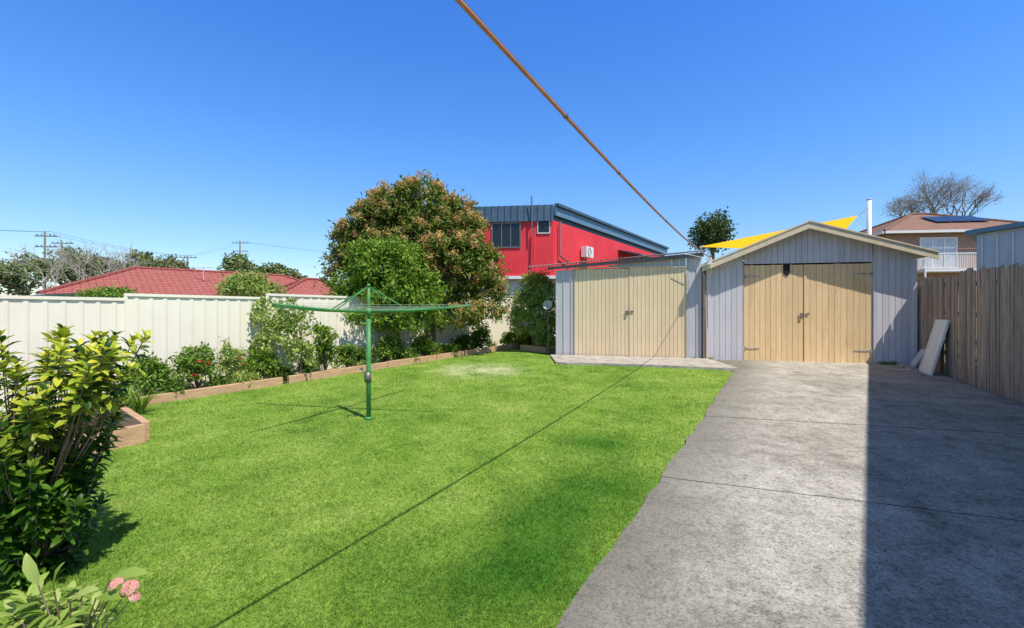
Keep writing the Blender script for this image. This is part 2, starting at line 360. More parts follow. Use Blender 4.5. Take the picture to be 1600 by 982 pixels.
lb(mb,0.0,.05,-6.0,-.065,.36,2.78); lb(mb,GW-.05,GW,-6.0,-.065,.36,2.88); lb(mb,.055,GW-.055,-6.0,-5.95,.36,2.78)
part('wall',mb,M['grey'],gar)
mb=MB(); lb(mb,D0-.01,D1+.01,-.16,-.13,.36,DT+.1); lb(mb,.1,GW-.1,-.12,-.07,DT+.11,2.85); part('lining',mb,M['dark'],gar)
mb=MB()
def roofslab(ta,za,tb,zb,o0,o1,th):
    mb.hexa([pt(ta,o1,za),pt(tb,o1,zb),pt(tb,o0,zb),pt(ta,o0,za),pt(ta,o1,za+th),pt(tb,o1,zb+th),pt(tb,o0,zb+th),pt(ta,o0,za+th)])
roofslab(-.18,ELZ-.07,RT,RZ+.01,-6.1,OV-.03,.03); roofslab(RT+.001,RZ+.01,4.64,ERZ-.03,-6.1,OV-.03,.03)
part('roof',mb,M['zinc'],gar)
def rake(mb,ta,za,tb,zb,o0,o1,dn,upp):
    mb.hexa([pt(ta,o1,za-dn),pt(tb,o1,zb-dn),pt(tb,o0,zb-dn),pt(ta,o0,za-dn),pt(ta,o1,za+upp),pt(tb,o1,zb+upp),pt(tb,o0,zb+upp),pt(ta,o0,za+upp)])
for (a_,b_,c_,d_) in ((-.2,ELZ-.08,RT-.001,RZ+.01),(RT+.001,RZ+.01,4.64,ERZ-.03)):
    mb=MB(); rake(mb,a_,b_,c_,d_,OV-.027,OV,.10,.045); rake(mb,a_-.01,b_+.05,c_,d_+.05,OV-.06,OV+.02,.0,.028)
    part('barge_board',mb,M['trim_cream'],gar)
def hinge(parent,t,z,dirn,L,off):
    mb=MB(); a=t; b2=t+dirn*L
    lo,hi=min(a,b2),max(a,b2)
    lb(mb,lo,hi,off,off+.006,z-.017,z+.017)
    mb.hexa([pt(b2,off+.0062,z-.017),pt(b2+dirn*.05,off+.0062,z-.006),pt(b2+dirn*.05,off,z-.006),pt(b2,off,z-.017),pt(b2,off+.0062,z+.017),pt(b2+dirn*.05,off+.0062,z+.006),pt(b2+dirn*.05,off,z+.006),pt(b2,off,z+.017)])
    lb(mb,a-dirn*.05-.02,a-dirn*.05+.02,off,off+.008,z-.05,z+.05)
    mb.tube([pt(a-dirn*.01,off+.008,z-.05),pt(a-dirn*.01,off+.008,z+.05)],.011,8)
    for k in (.2,.5,.8): mb.tube([pt(a+dirn*L*k,off+.005,z),pt(a+dirn*L*k,off+.013,z)],.008,6)
    return part('hinge',mb,M['paintedhinge'],parent)
def bolt(parent,t,z,off):
    mb=MB(); lb(mb,t-.11,t-.02,off,off+.006,z-.02,z+.02); lb(mb,t+.02,t+.09,off,off+.006,z-.02,z+.02)
    mb.tube([pt(t-.12,off+.015,z+.005),pt(t+.07,off+.015,z+.005)],.008,8)
    for k in (-.1,-.04,.05): mb.tube([pt(t+k,off+.015,z-.015),pt(t+k,off+.015,z+.02)],.010,6)
    mb.tube([pt(t-.09,off+.02,z-.01),pt(t-.10,off+.02,z-.03),pt(t-.09,off+.02,z-.045),pt(t-.06,off+.02,z-.045),pt(t-.05,off+.02,z-.03),pt(t-.06,off+.02,z-.01)],.004,6)
    lb(mb,t-.10,t-.045,off+.010,off+.030,z-.08,z-.045)
    return part('latch',mb,M['steel'],parent)
def plank_door(parent,ta,tb,z0,z1,n,off,mat,batten_t=None):
    mb=MB(); bw=(tb-ta)/n
    for i in range(n):
        jz=random.uniform(-.006,.004)
        lb(mb,ta+i*bw+.0035,ta+(i+1)*bw-.0035,off-.022,off+random.uniform(-.002,.002),z0+random.uniform(0,.018),z1+jz)
    for zz in (z0+.25,z1-.3): lb(mb,ta+.03,tb-.03,off-.05,off-.024,zz,zz+.12)
    if batten_t: lb(mb,batten_t[0],batten_t[1],off+.003,off+.014,z0+.01,z1-.01)
    return part('door',mb,mat,parent)
mid=2.105
dl=plank_door(gar,D0,mid-.006,.475,DT,11,-.03,M['door']); dr=plank_door(gar,mid+.006,D1,.462,DT,11,-.03,M['door'],(mid+.0,mid+.05))
hinge(dl,D0+.03,2.49,1,.26,-.026); hinge(dl,D0+.03,.78,1,.26,-.026); hinge(dr,D1-.03,2.52,-1,.30,-.026); hinge(dr,D1-.03,.76,-1,.30,-.026)
bolt(dl,mid+.02,1.60,-.014)
mb=MB(); lb(mb,1.66,1.80,-.026,-.012,2.55,2.78); mb.hexa([pt(1.68,-.011,2.53),pt(1.76,-.011,2.49),pt(1.76,-.02,2.49),pt(1.68,-.02,2.53),pt(1.68,-.011,2.58),pt(1.79,-.011,2.58),pt(1.79,-.02,2.58),pt(1.68,-.02,2.58)])
part('rubber_flap',mb,M['black'],gar)
mb=MB(); lb(mb,-.055,.05,.004,.03,.40,2.72); part('corner_trim',mb,M['grey'],gar)
mb=MB(); lb(mb,GW-.06,GW+.02,.004,.03,.36,2.84); part('corner_trim',mb,M['grey'],gar)
mb=MB(); mb.tube([pt(-.10,.03,.5),pt(-.10,.03,2.5),pt(-.14,.06,2.62)],.035,10); part('downpipe',mb,M['pipe'],gar,True)

# lean-to shed
sh=thing('storage_shed',pt(-1.85,0,.5),'grey lean-to shed with corrugated skillion roof and cream double doors','shed')
def sz(t): return 2.74+ (3.05-2.74)*((t+3.7)/3.6)
E0,E1,ET=-3.21,-.514,2.76; em=-1.862
mb=MB(); t=-3.70
def piece(p,q,z0):
    if q-p<.01: return
    lb(mb,p+.003,q-.003,-.05,-.03,z0,sz(p)-.03,sz(q)-.03)
    lb(mb,p+.005,min(p+.035,q),-.029,-.014,z0,sz(p)-.03)
while t<-.16:
    q=min(t+.19,-.15); p=t
    if q<=E0 or p>=E1: piece(p,q,.42)
    else:
        if p<E0: piece(p,E0-.012,.42); p=E0
        if q>E1: piece(E1+.012,q,.42); q=E1
        if sz(p)-.03>ET+.05: piece(p,q,ET+.025)
    t+=.19
lb(mb,-3.70,-3.65,-4.5,-.055,.42,2.6); lb(mb,-3.64,-.2,-4.5,-4.45,.42,2.5)
part('wall',mb,M['grey2'],sh)
mb=MB(); lb(mb,E0-.01,E1+.01,-.2,-.15,.42,ET); part('lining',mb,M['dark'],sh)
d1=plank_door(sh,E0,em-.006,.53,ET-.02,14,-.03,M['door2']); d2=plank_door(sh,em+.006,E1,.53,ET,14,-.03,M['door2'],(em,em+.04))
bolt(d1,em+.02,1.66,-.014)
mb=MB(); lb(mb,E0-.012,E0-.002,-.028,0,.45,ET); lb(mb,E1+.002,E1+.012,-.028,0,.45,ET); lb(mb,E0-.012,E1+.012,-.028,0,ET+.002,ET+.022); part('door_frame',mb,M['trim_cream'],sh)
mb=MB()
mb.hexa([pt(-3.9,.07,2.735),pt(-.12,.07,2.985),pt(-.12,.03,2.985),pt(-3.9,.03,2.735),pt(-3.9,.07,2.80),pt(-.12,.07,3.09),pt(-.12,.03,3.09),pt(-3.9,.03,2.80)])
part('fascia',mb,M['gutterdark'],sh)
mb=MB(); ns=57*8
for i in range(ns+1):
    t=-4.4+4.34*i/ns; z=2.815+.072*(t+4.4)+.013*math.sin(2*math.pi*(t+4.4)/.076)
    mb.v+=[tuple(pt(t,.14,z)),tuple(pt(t,-4.6,z+.52)),tuple(pt(t,.14,z-.004)),tuple(pt(t,-4.6,z+.516))]
for i in range(ns):
    a=4*i; b2=a+4; mb.f+=[(a,b2,b2+1,a+1),(a+2,a+3,b2+3,b2+2),(a,a+2,b2+2,b2)]
part('roof',mb,M['zinc'],sh)
# satellite dish beside shed
dc=W(856,477,12.3); sd=thing('satellite_dish',dc+Vector((0,0,-1.25)),'small grey satellite dish on a thin post beside the shed','satellite dish')
mb=MB(); axis=Vector((-.35,-.85,.35)).normalized(); a=axis.cross(Vector((0,0,1))).normalized(); b2=axis.cross(a)
rings=6; seg=20; mb.v.append(tuple(dc))
for r in range(1,rings+1):
    rr=.13*r/rings
    for k in range(seg):
        th=2*math.pi*k/seg; mb.v.append(tuple(dc+(a*math.cos(th)+b2*math.sin(th))*rr+axis*(rr*rr*1.6)))
for k in range(seg): mb.f.append((0,1+k,1+(k+1)%seg))
for r in range(rings-1):
    for k in range(seg): mb.f.append((1+r*seg+k,1+(r+1)*seg+k,1+(r+1)*seg+(k+1)%seg,1+r*seg+(k+1)%seg))
part('dish',mb,M['greyrender'],sd,True)
mb=MB(); mb.tube([dc-axis*.03+Vector((0,.03,-1.35)),dc-axis*.03+Vector((0,.03,0)),dc],.015,8); mb.tube([dc-b2*-.12,dc+axis*.16],.006,6); mb.tube([dc+axis*.15,dc+axis*.19],.016,8); part('post',mb,M['steel'],sd)

# overhead cable from garage corner
A=pt(-.02,.33,2.92); B=Vector((-.17,1.60,2.66)); dirv=(B-A)
cab=thing('overhead_cable',A,'dull orange brown power cable sagging from the garage corner','cable')
def cp(s):
    return A+dirv*s+Vector((0,0,-.42*s*(1.0-s)))
mb=MB(); mb.tube([cp(s/60*1.3) for s in range(61)],.0095,10,True); part('sheath',mb,M['copper'],cab,True)
mb=MB(); mb.tube([cp(s/60*1.3)+Vector((.004,0,.0105)) for s in range(61)],.003,5,False); part('support_wire',mb,M['steel'],cab)
for s in (.80,.905,.6,.4):
    mb=MB(); mb.tube([cp(s),cp(s+.003)],.0125,8); mb.tube([cp(s)+Vector((0,0,.01)),cp(s)+Vector((.010,0,.022))],.002,4); part('tie',mb,M['steel'],cab)
mb=MB(); lb(mb,-.11,-.0,.325,.39,2.76,2.93); mb.tube([A,pt(-.04,.36,2.84)],.018,8)
mb.tube([pt(-.06,.38,2.86),pt(-.2,.2,2.95),pt(-.45,.18,3.02),pt(-.6,.17,3.05)],.007,6)
mb.tube([pt(-.04,.38,2.8),pt(0.02,.24,2.60),pt(-.01,.05,2.45),pt(-.01,.04,1.3)],.007,6)
part('junction_box',mb,M['white'],cab)
mb=MB(); mb.tube([pt(-.04,.35,2.93),pt(-.04,.38,3.0),pt(-.02,.40,2.97),A],.01,6); part('hook',mb,M['steel'],cab)

# ------------------------------------------------------------ clothes hoist
hb=Vector((-1.838,5.99,g(5.99))); ho=thing('clothes_hoist',hb,'green rotary clothes hoist standing on the lawn','clothes hoist')
mb=MB(); mb.tube([hb+Vector((0,0,-.05)),hb+Vector((0,0,1.28))],.030,14); mb.tube([hb+Vector((0,0,0)),hb+Vector((0,0,.03))],[.06,.045],12)
mb.tube([hb+Vector((0,0,1.2)),hb+Vector((0,0,1.72))],.020,12); mb.tube([hb+Vector((0,0,1.70)),hb+Vector((0,0,1.735))],[.03,.012],10)
mb.tube([hb+Vector((0,0,1.33)),hb+Vector((0,0,1.42))],.045,14)
part('pole',mb,M['hoistgreen'],ho,True)
mb=MB(); cz=.53; mb.tube([hb+Vector((-.01,-.0,cz-.06)),hb+Vector((-.01,-.0,cz+.07))],.045,12); mb.tube([hb+Vector((0,-.04,cz)),hb+Vector((0,-.10,cz))],.012,8); mb.tube([hb+Vector((0,-.09,cz)),hb+Vector((-.05,-.10,cz+.13))],.009,8)
mb.tube([hb+Vector((-.05,-.10,cz+.13)),hb+Vector((-.05,-.17,cz+.13))],.012,8)
part('crank',mb,M['steel'],ho,True)
hub=hb+Vector((0,0,1.375)); topp=hb+Vector((0,0,1.70))
a1=Vector((.44,.90,0)).normalized(); a2=Vector((.985,-.177,0)).normalized(); tips=[]
for d in (a2,a1,-a2,-a1):
    tip=hub+d*1.36+Vector((0,0,.075)); tips.append((d,tip))
    mb=MB(); mb.tube([hub+d*.03,hub+d*.6+Vector((0,0,.014)),hub+d*1.0+Vector((0,0,.04)),tip],[.017,.016,.014,.012],8); part('arm',mb,M['hoistgreen'],ho,True)
    mb=MB(); mb.tube([topp,hub+d*.55+Vector((0,0,.014))],.008,6); part('strut',mb,M['hoistgreen'],ho,True)
for f_ in (1.34,1.16,.98,.80,.62):
    mb=MB(); pts=[]
    for d,tip in tips: pts.append(hub+d*f_+Vector((0,0,.075*(f_/1.36)**2+.016)))
    for i in range(4):
        p,q=pts[i],pts[(i+1)%4]; mb.tube([p,p.lerp(q,.5)+Vector((0,0,-.014)),q],.0014,5,False)
    part('line',mb,M['linecord'],ho)

# ------------------------------------------------------------ left cream fence
ud=Vector((.74,1,0)); ul=ud.length; ud/=ul; un=Vector((ud.y,-ud.x,0))
fn=thing('fence',Vector((-6.0,7.3,g(7.3))),'cream ribbed steel fence stepping up behind the garden bed','fence')
D=7.3-1.75*3
while D<18:
    De=D+1.75; p=Vector((-11.44+.74*D,D,0)); q=Vector((-11.44+.74*De,De,0)); L=(q-p).length
    zt=g(D)+1.61; z0=g(D)-.05
    mb=MB(); prof=[]; per=.19; x=0
    while x<L-.001:
        for (dx,oo) in ((0,0),(.10,0),(.12,.012),(.155,.012),(.175,0)):
            if x+dx<=L: prof.append((x+dx,oo))
        x+=per
    prof.append((L,0))
    for (dx,oo) in prof:
        c=p+ud*dx+un*oo; mb.v+=[(c.x,c.y,z0),(c.x,c.y,zt)]
    for i in range(len(prof)-1): mb.f.append((2*i,2*i+2,2*i+3,2*i+1))
    part('panel',mb,M['fencecream'],fn)
    mb=MB(); mb.obox(p-un*.022+Vector((0,0,zt-.04)),ud*L,un*.05,Vector((0,0,.045))); part('rail',mb,M['fencecream'],fn)
    mb=MB(); mb.obox(p-un*.025-ud*.02+Vector((0,0,z0)),ud*.04,un*.048,Vector((0,0,1.665))); part('post',mb,M['fencecream'],fn)
    D=De
# ------------------------------------------------------------ timber edging
def sleeper_run(name,p,q,hh,th,label):
    p=Vector((p[0],p[1],0)); q=Vector((q[0],q[1],0)); L=(q-p).length; d=(q-p)/L; nrm=Vector((d.y,-d.x,0))
    n=max(1,round(L/2.4))
    for i in range(n):
        a=p+d*(L*i/n+.004); b2=p+d*(L*(i+1)/n-.004)
        mb=MB(); j=random.uniform(-.012,.012)
        def v(pp,o,z): return Vector((pp.x,pp.y,g(pp.y)+z))+nrm*o
        mb.hexa([v(a,-th/2+j,-.05),v(b2,-th/2,-.05),v(b2,th/2,-.05),v(a,th/2+j,-.05),v(a,-th/2+j,hh+j),v(b2,-th/2,hh),v(b2,th/2,hh),v(a,th/2+j,hh+j)])
        o=addobj(name,mb.mesh(name),M['timber']); tag(o,label,'garden edging','timber sleepers edging the garden bed')
        bv=o.modifiers.new('b','BEVEL'); bv.width=.008; bv.segments=2
sleeper_run('timber_edging',(-5.55,6.42),(-4.08,8.3),.13,.075,'orange brown timber sleeper beside the lawn')
sleeper_run('timber_edging',(-4.02,8.38),(-.12,13.68),.13,.075,'orange brown timber sleeper beside the lawn')
sleeper_run('timber_edging',(-6.7,1.37),(-3.97,5.05),.20,.075,'raised timber sleeper around the shrub bed')
sleeper_run('timber_edging',(-4.02,5.13),(-5.5,6.36),.20,.075,'raised timber sleeper around the shrub bed')
sleeper_run('timber_edging',(.25,13.3),(.95,12.75),.16,.075,'short timber sleeper beside the shed')
sleeper_run('timber_edging',(-.05,13.72),(.2,14.1),.16,.075,'short timber sleeper beside the shed')
# ------------------------------------------------------------ right paling fence
fr=thing('fence',Vector((8.0,8.0,g(8))),'weathered grey brown timber paling fence beside the driveway','fence')
fd=Vector((.47,1,0)); fl=fd.length; fd/=fl; fnr=Vector((-fd.y,fd.x,0))
mb=MB(); s=-.9*fl
start=Vector((4.2,0,0))
while s<11.35*fl:
    c=start+fd*s; h=2.0+random.uniform(-.035,.03)+(.09 if c.y<8.6 else 0)
    j=random.uniform(-.008,.008); gy=g(c.y)
    mb.obox(c+fnr*j+Vector((0,0,gy-.05)),fd*random.uniform(.084,.094)+fnr*random.uniform(-.008,.008),-fnr*.016,Vector((random.uniform(-.012,.012),0,h)))
    s+=.100
part('paling',mb,M['paling'],fr)
for z in (.4,1.2,1.75):
    mb=MB()
    a=start+fd*(-.9*fl)-fnr*.03; b2=start+fd*11.3*fl-fnr*.03
    mb.hexa([a+Vector((0,0,g(a.y)+z)),b2+Vector((0,0,g(b2.y)+z)),b2-fnr*.04+Vector((0,0,g(b2.y)+z)),a-fnr*.04+Vector((0,0,g(a.y)+z)),a+Vector((0,0,g(a.y)+z+.07)),b2+Vector((0,0,g(b2.y)+z+.07)),b2-fnr*.04+Vector((0,0,g(b2.y)+z+.07)),a-fnr*.04+Vector((0,0,g(a.y)+z+.07))])
    part('rail',mb,M['paling'],fr)
def onfence(D,off):
    c=start+Vector((.47*D,D,0))+fnr*off; return Vector((c.x,c.y,g(c.y)+.022))
def leaning(name,D,base_off,wid,ht,th,mat,label,cat,topoff=.03,frame=False):
    a=onfence(D,base_off); t=onfence(D,topoff)+Vector((0,0,math.sqrt(max(.01,ht**2-(base_off-topoff)**2))))
    upv=(t-a); nv=fd.cross(upv).normalized()
    mb=MB(); mb.obox(a,fd*wid,nv*th,upv)
    if frame:
        for (o_,u_,v_) in ((a,fd*wid,upv*.05),(a+upv*.95,fd*wid,upv*.05),(a+upv*.051,fd*.05,upv*.898),(a+fd*(wid-.05)+upv*.051,fd*.05,upv*.898)):
            mb.obox(o_-nv*.012,u_,nv*.01,v_)
    o=addobj(name,mb.mesh(name),mat); tag(o,label,cat); bv=o.modifiers.new('b','BEVEL'); bv.width=.004; return o
leaning('flat_panel',8.95,.30,.62,1.12,.03,M['white'],'pale flat panel leaning against the paling fence','panel',frame=True)
leaning('timber_board',9.75,.22,.12,.65,.02,M['paling'],'brown offcut board leaning against the fence','board')
leaning('flat_panel',10.0,.25,.3,.45,.04,M['grey'],'grey sheet offcut leaning near the garage corner','panel')
for i in range(7):
    D=8.9+.24*i; c=onfence(D,.42+.16*random.random()); mb=MB()
    r=random.uniform(.03,.07)
    mb.hexa([c+Vector((random.uniform(.8,1.2)*sx_*r,random.uniform(.8,1.2)*sy_*r*.8,z*r*1.0)) for z in (0,1) for sx_,sy_ in ((-1,-1),(1,-1),(1,1),(-1,1))])
    o=addobj('loose_brick',mb.mesh('loose_brick'),M['conc2']); tag(o,'broken masonry piece lying by the fence','rubble','rubble by the fence'); bv=o.modifiers.new('b','BEVEL'); bv.width=.012; bv.segments=2

# ------------------------------------------------------------ leaf materials
LM={}
LM['mango']=leafmat('mango_leaf',[(0,(.07,.13,.018)),(.5,(.17,.25,.035)),(1,(.34,.38,.08))],.5,.38)
LM['rust']=leafmat('rust_blossom',[(0,(.50,.27,.09)),(.4,(.74,.43,.17)),(.7,(.76,.53,.22)),(1,(.78,.64,.30))],.8,.42)
LM['citrus']=leafmat('citrus_leaf',[(0,(.08,.18,.014)),(.5,(.20,.34,.03)),(1,(.37,.50,.07))],.45,.38)
LM['light']=leafmat('light_green_leaf',[(0,(.18,.29,.04)),(.5,(.34,.46,.09)),(1,(.54,.60,.20))],.5,.35)
LM['shrub']=leafmat('shrub_leaf',[(0,(.07,.15,.014)),(.5,(.17,.30,.03)),(1,(.33,.46,.08))],.5,.3)
LM['dark']=leafmat('dark_shrub_leaf',[(0,(.045,.10,.012)),(.5,(.10,.19,.022)),(1,(.20,.30,.045))],.45,.25)
LM['far']=leafmat('distant_tree_leaf',[(0,(.11,.15,.05)),(.5,(.20,.26,.08)),(1,(.33,.38,.14))],.7,.3)
LM['farolive']=leafmat('olive_tree_leaf',[(0,(.13,.14,.06)),(.5,(.24,.25,.11)),(1,(.37,.35,.17))],.7,.3)
LM['fardark']=leafmat('dark_spreading_tree_leaf',[(0,(.05,.08,.03)),(.5,(.09,.14,.04)),(1,(.16,.22,.06))],.7,.25)
LM['purple']=leafmat('dusky_tree_leaf',[(0,(.20,.16,.14)),(.6,(.29,.25,.20)),(1,(.30,.30,.18))],.7,.3)
LM['red']=leafmat('red_petal',[(0,(.5,.03,.02)),(1,(.75,.10,.05))],.5,.3)
LM['orange']=leafmat('orange_petal',[(0,(.7,.2,.02)),(1,(.85,.42,.04))],.5,.3)
LM['yellow']=leafmat('yellow_petal',[(0,(.7,.5,.04)),(1,(.8,.65,.1))],.5,.3)
LM['pink']=leafmat('pink_petal',[(0,(.92,.42,.38)),(1,(.96,.66,.58))],.6,.45)
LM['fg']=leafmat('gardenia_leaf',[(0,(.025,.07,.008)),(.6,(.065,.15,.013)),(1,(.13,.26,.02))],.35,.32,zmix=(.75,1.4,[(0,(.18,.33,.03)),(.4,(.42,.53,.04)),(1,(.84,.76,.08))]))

def tree(name,label,base,th,r,blobs,ncl,per,rc,leaf,mat,cat='tree',blossom=None,group=None,shell=(.55,1.02),ntar=14,aspect=.42,lean=(0,0)):
    e=thing(name,base,label,cat,group)
    _,c,d=foliage('crown',blobs,ncl,per,rc,leaf,mat,e,aspect,shell)
    mb=MB(); idx=rng.choice(len(c),min(ntar,len(c)),replace=False)
    b0=np.array(blobs)[:,:3].mean(0)
    limbs(mb,base,th,r,[tuple(b0+(c[i]-b0)*.8) for i in idx],lean)
    part('trunk',mb,M['bark'],e,True)
    if blossom:
        bm,frac,sz_,nb=blossom
        patch=np.sin(c[:,0]*2.6+1.0)*np.cos(c[:,2]*2.2)+.35*rng.normal(size=len(c))
        sel=[i for i in range(len(c)) if d[i][2]>-.5 and patch[i]>-frac]
        cc=np.repeat(c[sel]+d[sel]*rc*1.0,nb,0); dd=np.repeat(d[sel],nb,0)
        p=cc+np.clip(rng.normal(size=cc.shape),-1.6,1.6)*rc*.42+np.array([0,0,rc*.3])
        N=len(p); L=sz_*(.6+.8*rng.random(N))
        addobj('blossom',leaves_mesh('blossom',p,rng.normal(size=p.shape)+np.array([0,0,.4]),norm(rng.normal(size=p.shape)*.7+dd+np.array([.2,-.2,.5])),L,L*.6),bm,e)
    return e
tb=Vector((-2.15,12.3,g(12.3)))
def WB(x,y,D,rx,ry,dep=None):
    c=W(x,y,D); k=D/F; return (c.x,c.y,c.z,rx*k,(dep if dep else rx)*k,ry*k)
tree('mango_tree','large rounded tree covered in rust coloured blossom above the cream fence',tb,1.3,.13,
 [WB(662,328,12.6,46,44),WB(616,338,12.4,42,42),WB(585,365,12.3,48,46),WB(556,396,12.4,38,42),WB(702,350,12.6,40,38),WB(728,378,12.4,32,38),WB(744,430,12.5,34,46),WB(690,410,12.4,64,58),WB(758,478,12.3,28,36),WB(645,420,12.8,86,86),WB(722,488,12.2,42,34),WB(538,436,12.4,28,36),WB(768,452,12.4,16,20)],
 800,46,.12,.12,LM['mango'],blossom=(LM['rust'],.42,.060,48),ntar=22,aspect=.36,shell=(.6,1.08))
tree('lemon_tree','green citrus tree in the bed before the blossom tree',Vector((-2.72,11.15,g(11.15))),.8,.06,
 [WB(606,428,11.0,54,44),WB(558,452,11.0,34,28),WB(645,458,11.0,40,34),WB(600,485,11.0,60,28),WB(578,404,11.0,30,22),WB(628,400,11.0,26,20),WB(535,478,11.0,22,22),WB(664,490,11.0,24,22),WB(575,508,11.0,28,14),WB(640,508,11.0,26,14)],
 370,42,.10,.085,LM['citrus'],ntar=14,aspect=.5,shell=(.45,1.2))
tree('young_tree','slender light leaved young tree tied against the cream fence',Vector((-3.95,8.75,g(8.75))),.7,.022,
 [WB(425,500,8.75,26,26),WB(460,500,8.7,28,30),WB(440,535,8.7,40,30),WB(468,555,8.7,22,22),WB(415,480,8.8,18,10),WB(450,478,8.8,14,8)],
 170,15,.055,.075,LM['light'],ntar=16,aspect=.5,shell=(.2,1.05))
def bedD(x,k=10.85): r=(x-CX)/F; return k/(.74-r)
def shrub(x,topy,hw,mat,flower=None,label='leafy green shrub in the garden bed',k=10.8,leaf=.06,D=None,dens=1.0,nfl=14):
    D=D or bedD(x,k); X=(x-CX)/F*D; base=Vector((X,D,g(D)+.01)); R=hw*D/F; zt=HC+(HY-topy)/F*D; H=zt-base.z
    e=thing('shrub',base,label,'plant','shrubs in the garden beds')
    bl=[]
    for i in range(6):
        a=random.random()*6.28; rr=random.uniform(.1,.6)*R; hz=base.z+H*random.uniform(.35,.78)
        bl.append((X+math.cos(a)*rr,D+math.sin(a)*rr*.8,hz,R*random.uniform(.4,.6),R*random.uniform(.35,.55),max(.08,min(H*.3,(zt-hz)))))
    bl.append((X,D,base.z+H*.3,R*.9,R*.8,H*.28)); bl.append((X,D,zt-H*.25,R*.45,R*.4,H*.25))
    ncl=int(85*dens*max(.6,R/.35)); rc=R*.15
    _,c,d=foliage('foliage',bl,ncl,20,rc,leaf,mat,e,.45,(.45,1.05))
    mb=MB()
    for i in rng.choice(len(c),10,replace=False):
        t=Vector(c[i]); m=base.lerp(t,.5)+Vector((0,0,.05)); mb.tube([base,m,t],[.012,.008,.003],5)
    part('stem',mb,M['bark'],e)
    if flower:
        sel=[i for i in range(len(c)) if d[i][1]<.3]; sel=rng.choice(sel,min(nfl,len(sel)),replace=False)
        for i in sel:
            p=(c[i]+d[i]*rc*1.3)+np.clip(rng.normal(size=(9,3)),-1.2,1.2)*.010; N=9
            addobj('flower',leaves_mesh('flower',p,rng.normal(size=p.shape),rng.normal(size=p.shape),np.full(N,.034),np.full(N,.026)),flower,e)
    return e
shrub(232,560,40,LM['shrub'],LM['red'],'broad leaved shrub with few red flowers by the timber edging',nfl=2,leaf=.07)
shrub(308,542,38,LM['shrub'],LM['red'],'green shrub dotted with red flowers against the cream fence',leaf=.06,nfl=7)
shrub(360,528,26,LM['light'],LM['red'],'upright light green shrub with red flowers',leaf=.055,nfl=3)
shrub(403,542,34,LM['citrus'],None,leaf=.06)
shrub(385,585,24,LM['light'],LM['yellow'],'low plant with yellow flowers at the bed edge',k=10.5,leaf=.05,nfl=6)
shrub(345,590,20,LM['dark'],None,k=10.5,leaf=.05)
shrub(270,598,24,LM['dark'],None,k=10.5,leaf=.05)
shrub(508,508,26,LM['citrus'],None,'bright green rounded shrub in the bed',leaf=.07)
shrub(542,540,20,LM['shrub'],None,leaf=.06)
shrub(478,560,18,LM['shrub'],None,k=10.6,leaf=.05)
shrub(440,575,18,LM['shrub'],None,k=10.7,leaf=.05)
shrub(575,545,22,LM['dark'],None,k=10.7,leaf=.06)
shrub(612,523,22,LM['shrub'],None,leaf=.07)
shrub(638,545,18,LM['shrub'],None,k=10.5,leaf=.06)
shrub(664,530,24,LM['shrub'],LM['red'],'shrub with scattered orange red flowers under the trees',k=10.6,leaf=.07,nfl=6)
shrub(700,543,22,LM['citrus'],None,k=10.6,leaf=.06)
shrub(752,515,22,LM['dark'],None,'dark green shrub against the cream fence',leaf=.07)
shrub(725,525,16,LM['dark'],None,leaf=.07)
shrub(813,511,22,LM['citrus'],LM['orange'],'bush with orange flowers beside the shed bed',D=14.2,leaf=.08,nfl=10)
shrub(792,520,12,LM['shrub'],LM['yellow'],'small bush with yellow flowers near the shed',D=14.3,leaf=.07,nfl=5)
shrub(850,510,18,LM['shrub'],None,D=12.9,leaf=.07)
tree('climbing_bush','tall bright green bush growing beside the grey shed',Vector((.62,13.1,g(13.1))),.8,.03,
 [WB(842,460,13.1,24,24),WB(826,485,13.1,26,32),WB(846,500,13.1,22,36),WB(856,520,12.9,16,28),WB(835,445,13.1,22,16),WB(815,505,13.1,18,24)],280,28,.085,.09,LM['light'],cat='plant',ntar=12)
tree('small_tree','yellow green small tree behind the cream fence',W(388,491,13.5)*1.0+Vector((0,0,-1.0)),1.2,.05,
 [WB(388,448,13.5,34,17),WB(372,455,13.5,22,18),WB(410,458,13.5,24,14)],120,24,.10,.10,LM['light'],ntar=10)
tree('small_tree','low dark tree behind the cream fence',W(165,491,13)+Vector((0,0,-1.0)),1.2,.05,[WB(170,462,13,30,8),WB(140,463,13,20,6)],60,20,.10,.10,LM['shrub'],ntar=8)

def strap(D,X,h,n,mat,label):
    base=Vector((X,D,g(D))); e=thing('strap_leaf_plant',base,label,'plant','strap leaf plants in the bed')
    mb=MB()
    for i in range(n):
        a=random.random()*6.28; L=h*random.uniform(.7,1.2); d=Vector((math.cos(a),math.sin(a),0)); s=d.cross(Vector((0,0,1)))*.008
        o=base+d*random.uniform(0,.06); out=random.uniform(.25,.8); pts=[]
        for k in range(5):
            t=k/4; pts.append(o+d*L*out*t*t*1.0+d*L*.15*t+Vector((0,0,L*(t-.45*out*t*t*t))))
        o0=len(mb.v)
        for k,p in enumerate(pts):
            wv=s*(1-.9*(k/4)**2); mb.v+=[tuple(p-wv),tuple(p+wv)]
        for k in range(4): mb.f.append((o0+2*k,o0+2*k+1,o0+2*k+3,o0+2*k+2))
    part('leaf_blades',mb,mat,e)
    return e
for (px,py) in ((185,662),(212,655),(160,672),(192,645)):
    p=P(px,py); strap(p.y+.25,p.x-.15,.40,70,LM['shrub'],'clump of narrow strap leaves behind the raised timber')
for px in (690,712,640,560,770): D=bedD(px,10.45); strap(D,(px-CX)/F*D,.28,50,LM['shrub'],'clump of strap leaves at the bed edge')
for t in (3.75,3.9,.02,-.35,3.65):
    q=pt(t,.06,0); strap(q.y,q.x,.12,26,LM['citrus'],'small weed growing at the garage base')

